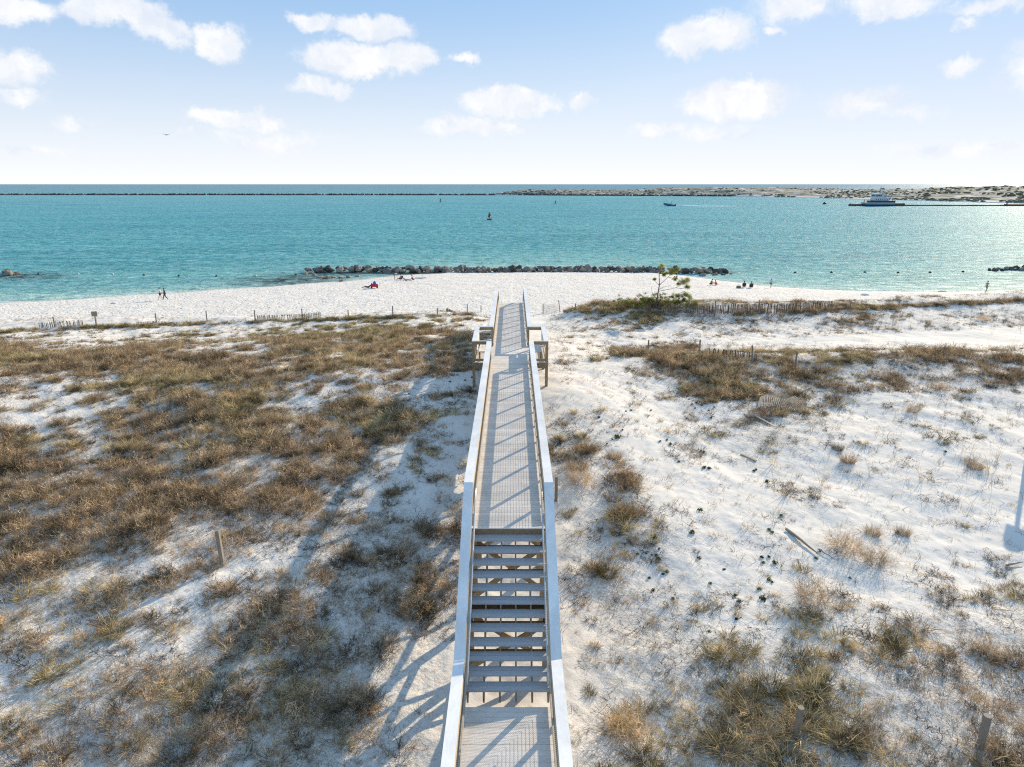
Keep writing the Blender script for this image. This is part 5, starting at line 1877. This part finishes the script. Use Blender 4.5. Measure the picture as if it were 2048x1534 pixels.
MB().tube([(TX(1045), 0, TZ(378)), (TX(1045), 0, TZ(170))], .32, 8, r2=.16).tube([(TX(1020), 0, TZ(290)), (TX(1075), 0, TZ(290))], .16, 6).tube([(TX(1030), 0, TZ(240)), (TX(1062), 0, TZ(240))], .14, 6).build('mast', M_GREYP, tug)
MB().box((TX(1130), -1.6, TZ(455) + .02), (TX(1205), 1.6, TZ(385))).build('funnel', M_GREYP, tug)
af = MB()
for s in (-1, 1): af.tube([(TX(1240), s * 2, TZ(530)), (TX(1330), s * 1.2, TZ(415))], .22, 6).tube([(TX(1350), s * 2, TZ(530)), (TX(1330), s * 1.2, TZ(415))], .22, 6).tube([(TX(1265), s * 1.8, TZ(490)), (TX(1345), s * 1.8, TZ(490))], .12, 6)
af.tube([(TX(1330), -1.3, TZ(415)), (TX(1330), 1.3, TZ(415))], .2, 6)
af.build('stern_gantry', M_GREYP, tug)
MB().tube([(TX(632), -2, TZ(600)), (TX(632), -2, TZ(515))], .3, 8).tube([(TX(1412), -2, TZ(600)), (TX(1412), -2, TZ(560))], .25, 8).build('bollard', M_HULL, tug)
for i in range(6): MB().tube([(TX(720 + i * 110), -4.75, TZ(640)), (TX(720 + i * 110), -4.5, TZ(640))], .5, 10).build('tyre_fender', M_HULL, tug)

def pontoon(zx0, zx1, top, label, w=4, name='pontoon', seed=0, yoff=0):
    cx0 = (TX(zx0) + TX(zx1)) / 2; L = TX(zx1) - TX(zx0)
    e = empty(name, (bp.x + cx0, bp.y + yoff, 0)); tag(e, label, 'pontoon')
    MB().box((-L / 2, -w / 2, -.5), (L / 2, w / 2, top)).build('float', M_RUST, e, bevel=.15)
    MB().box((-L / 2 + .4, -w / 2 + .3, top + .003), (L / 2 - .4, w / 2 - .3, top + .25)).build('deck', M_HULL, e)
    MB().tube([(-L / 2 + .6, 0, top + .2), (-L / 2 + .6, 0, top + 1.0)], .2, 6).build('bollard', M_HULL, e)


pontoon(305, 600, 1.3, 'low dark pontoon lying ahead of the tug bow')
pontoon(1430, 1680, 1.9, 'low dark barge with white patches made fast behind the tug', 5)
# floating pipeline
m = MB(); x0 = TX(1690); x1 = x0 + 150
pts = [(x0 + (x1 - x0) * i / 40, 1.2 * math.sin(i * .35), 0.35 + .08 * math.sin(i)) for i in range(41)]
m.tube(pts, .55, 8)
for i in range(3, 40, 3): m.box((pts[i][0] - 1, pts[i][1] - .9, -.2), (pts[i][0] + 1, pts[i][1] + .9, .35))
o = m.build('floating_pipeline', M_RUST, None); o.location = (bp.x, bp.y, 0)
tag(o, 'long dark dredge pipeline floating from the tug to the right edge', 'pipeline')
p2 = at(2032, 412)
e = empty('pontoon', (p2.x + 4, p2.y, 0)); tag(e, 'rusty pontoon at the right edge end of the pipeline', 'pontoon')
MB().box((-12, -2.5, -.5), (14, 2.5, 1.4)).build('float', M_RUST, e, bevel=.2)
MB().box((-11.5, -.4, 1.403), (-11, .4, 2.9)).build('bollard', M_HULL, e)

# motor boat running left with its wake
mp = at(1339, 412.3); km = scale_at(412.3)
mb_ = empty('motor_boat', (mp.x, mp.y, 0)); tag(mb_, 'small blue motor boat speeding left and trailing a white wake', 'boat')
m = MB(); st = []
N_ = 9
for i in range(N_ + 1):
    f = i / N_; x = -4.6 + 9.0 * f
    w = 2.5 * min(1, (f / .45 + .02)) ** .6 / 2; zt_ = 2.5 - 1.3 * min(1, f * 1.3); zk = 1.1 * max(0, 1 - f * 2.2) - .2
    st.append([(x, 0, zk), (x, w * .75, zk + .35), (x, w, zt_), (x, -w, zt_), (x, -w * .75, zk + .35)])
for r_ in st: m.v += r_
for i in range(N_):
    for j in range(5):
        a, b = i * 5 + j, i * 5 + (j + 1) % 5
        m.f.append((a, b, b + 5, a + 5))
m.f += [(0, 4, 3, 2, 1), tuple(N_ * 5 + j for j in range(5))]
m.build('hull', simple('blue_hull', (.06, .16, .26), .4), mb_)
MB().box((-.6, -.6, 1.5), (.6, .6, 2.1)).box((-.75, -.65, 2.1), (-.65, .65, 2.7)).build('console', M_WHITE, mb_)
MB().box((4.4, -.3, .4), (4.9, .3, 1.9)).build('outboard_motor', M_HULL, mb_, bevel=.08)
MB().tube([(.8, -.9, 1.3), (.8, -.9, 3.1), (.8, .9, 3.1), (.8, .9, 1.3)], .04, 6).build('windscreen_frame', simple('bright_tube', (.6, .6, .62), .3), mb_)
person(0, 0, 'stand', R(90), 'person in dark clothes standing at the helm of the motor boat', SK1, DK, DK, (.05, .03, .02), 1.75, 'long', 'long', z=1.35, at_=Vector((mp.x + 1.5, mp.y, 0)))
# wake: churned foam
r8 = np.random.default_rng(8)
nx_, ny_ = 180, 14
wx = np.linspace(0, 46, nx_)
f = wx / 46
hw_ = 1.1 + 0.05 * wx
gx = np.repeat(wx[:, None], ny_, 1); gy_ = np.linspace(-1, 1, ny_)[None, :] * hw_[:, None]
gz = (0.95 * np.exp(-f * 3.2)[:, None] + .16) * (1 - np.linspace(-1, 1, ny_)[None, :] ** 2) * (0.6 + 0.5 * r8.random((nx_, ny_))) - 0.02
gz -= (r8.random((nx_, ny_)) < f[:, None] * .55) * .5
idx = np.arange(nx_ * ny_).reshape(nx_, ny_)
me = np_mesh('wake_foam', np.stack([gx, gy_, gz], -1).reshape(-1, 3), np.stack([idx[:-1, :-1], idx[1:, :-1], idx[1:, 1:], idx[:-1, 1:]], -1).reshape(-1, 4), True)
me.materials.append(simple('white_foam', (.82, .85, .86), .9, .05))
o = mesh_obj('wake_foam', me); o.location = (mp.x + 4.8, mp.y, 0)
tag(o, 'white foaming wake behind the motor boat', 'wake', None, 'stuff')

# buoys
def buoy(px, py, label, kind, col, s=1.0, cat='buoy', group=None, src=None):
    q = at(px, py)
    mt = src or simple('buoy_paint', col, .6, .15)
    e = empty(kind, (q.x, q.y, 0)); tag(e, label, cat, group)
    if kind == 'channel_buoy':
        MB().tube([(0, 0, -.4), (0, 0, .55)], 1.15 * s, 14).build('float', mt, e)
        m = MB()
        for a in range(4):
            c_, s__ = math.cos(a * 1.571), math.sin(a * 1.571)
            m.tube([(c_ * .75 * s, s__ * .75 * s, .5), (c_ * .25 * s, s__ * .25 * s, 3.0 * s)], .09 * s, 5)
        m.tube([(0, 0, 1.2 * s), (0, 0, 2.9 * s)], [.75 * s, .1 * s], 8)
        m.build('tower', mt, e)
        MB().ball((0, 0, 3.25 * s), .25 * s).build('lantern', mt, e)
    else:
        MB().ball((0, 0, .12 * s), .5 * s, (1, 1, .85), 12, 8).build('float', mt, e, smooth=True)
        MB().tube([(0, 0, .45 * s), (0, 0, .72 * s)], .1 * s, 8).build('top_eye', mt, e)


q_ = at(979, 440)
buoy(979, 440, 'red channel buoy with a pointed tower out on the water in the centre', 'channel_buoy', (.22, .03, .03), 1.05)
buoy(881, 404.5, 'small dark can buoy before the far jetty, left of centre', 'channel_buoy', (.03, .05, .04), 1.0)
buoy(1111, 407, 'small dark red buoy before the left end of the far island', 'channel_buoy', (.10, .03, .03), .75)
buoy(1649, 408.5, 'round black mooring buoy left of the tug', 'mooring_buoy', (.03, .03, .03), 3.0)
MB_S = simple('white_float', (.5, .5, .48), .6); MB_D = simple('dark_float', (.08, .045, .03), .6)
for i, (px, py) in enumerate([(77, 549), (156, 548.5), (225, 549), (288, 551), (358, 552.5), (433, 553), (511, 552.5), (592, 550)]):
    lt = i in (1, 2, 6)
    buoy(px, py, ('white ball float of the swimming line left of the breakwater' if lt else 'dark ball float of the swimming line left of the breakwater'), 'swim_float', None, .5, 'float', 'white swim line floats on the left' if lt else 'dark swim line floats on the left', MB_S if lt else MB_D)
for i, (px, py) in enumerate([(1590, 546), (1663, 545.5), (1730, 545), (1796, 546), (1860, 545.5), (1926, 544)]):
    buoy(px, py, 'dark ball float of the swimming line right of the breakwater', 'swim_float', None, .52, 'float', 'dark swim line floats on the right', MB_D)

# gull in the sky
d = ray(333, 270).normalized(); bpos = Vector((0, 0, CAM_H)) + d * 105
bird = empty('sea_bird', bpos, .5); tag(bird, 'small dark sea bird gliding in the sky on the left', 'bird')
vb = [(0, -.22, 0), (0, -.05, .0), (0, .14, .01), (0, .26, .03), (-.2, .05, .06), (.2, .05, .06), (-.5, -.04, .16), (.5, -.04, .16)]
mesh_obj('body', skin_mesh('body', vb, [(0, 1), (1, 2), (2, 3), (2, 4), (2, 5), (4, 6), (5, 7)], [(.03, .015), .06, .06, .035, (.06, .014), (.06, .014), (.02, .008), (.02, .008)], simple('dark_feather', (.06, .06, .065), .8), root=1), bird)

# sand lumps by the water
for px, py, s in ((1730, 590, .5), (1885, 585, .55), (228, 607, .35)):
    q = hit(px, py)
    o = MB().ball((0, 0, 0), s, (1.3, 1, .5), 12, 8).build('sand_mound', M_SAND, None, smooth=True)
    o.location = (q.x, q.y, ground(q.x, q.y) + .05)
    tag(o, {1730: 'small heap of sand near the water right of the child', 1885: 'flat sand heap at the waterline on the right', 228: 'little sand heap at the left waterline'}[px], 'sand heap')
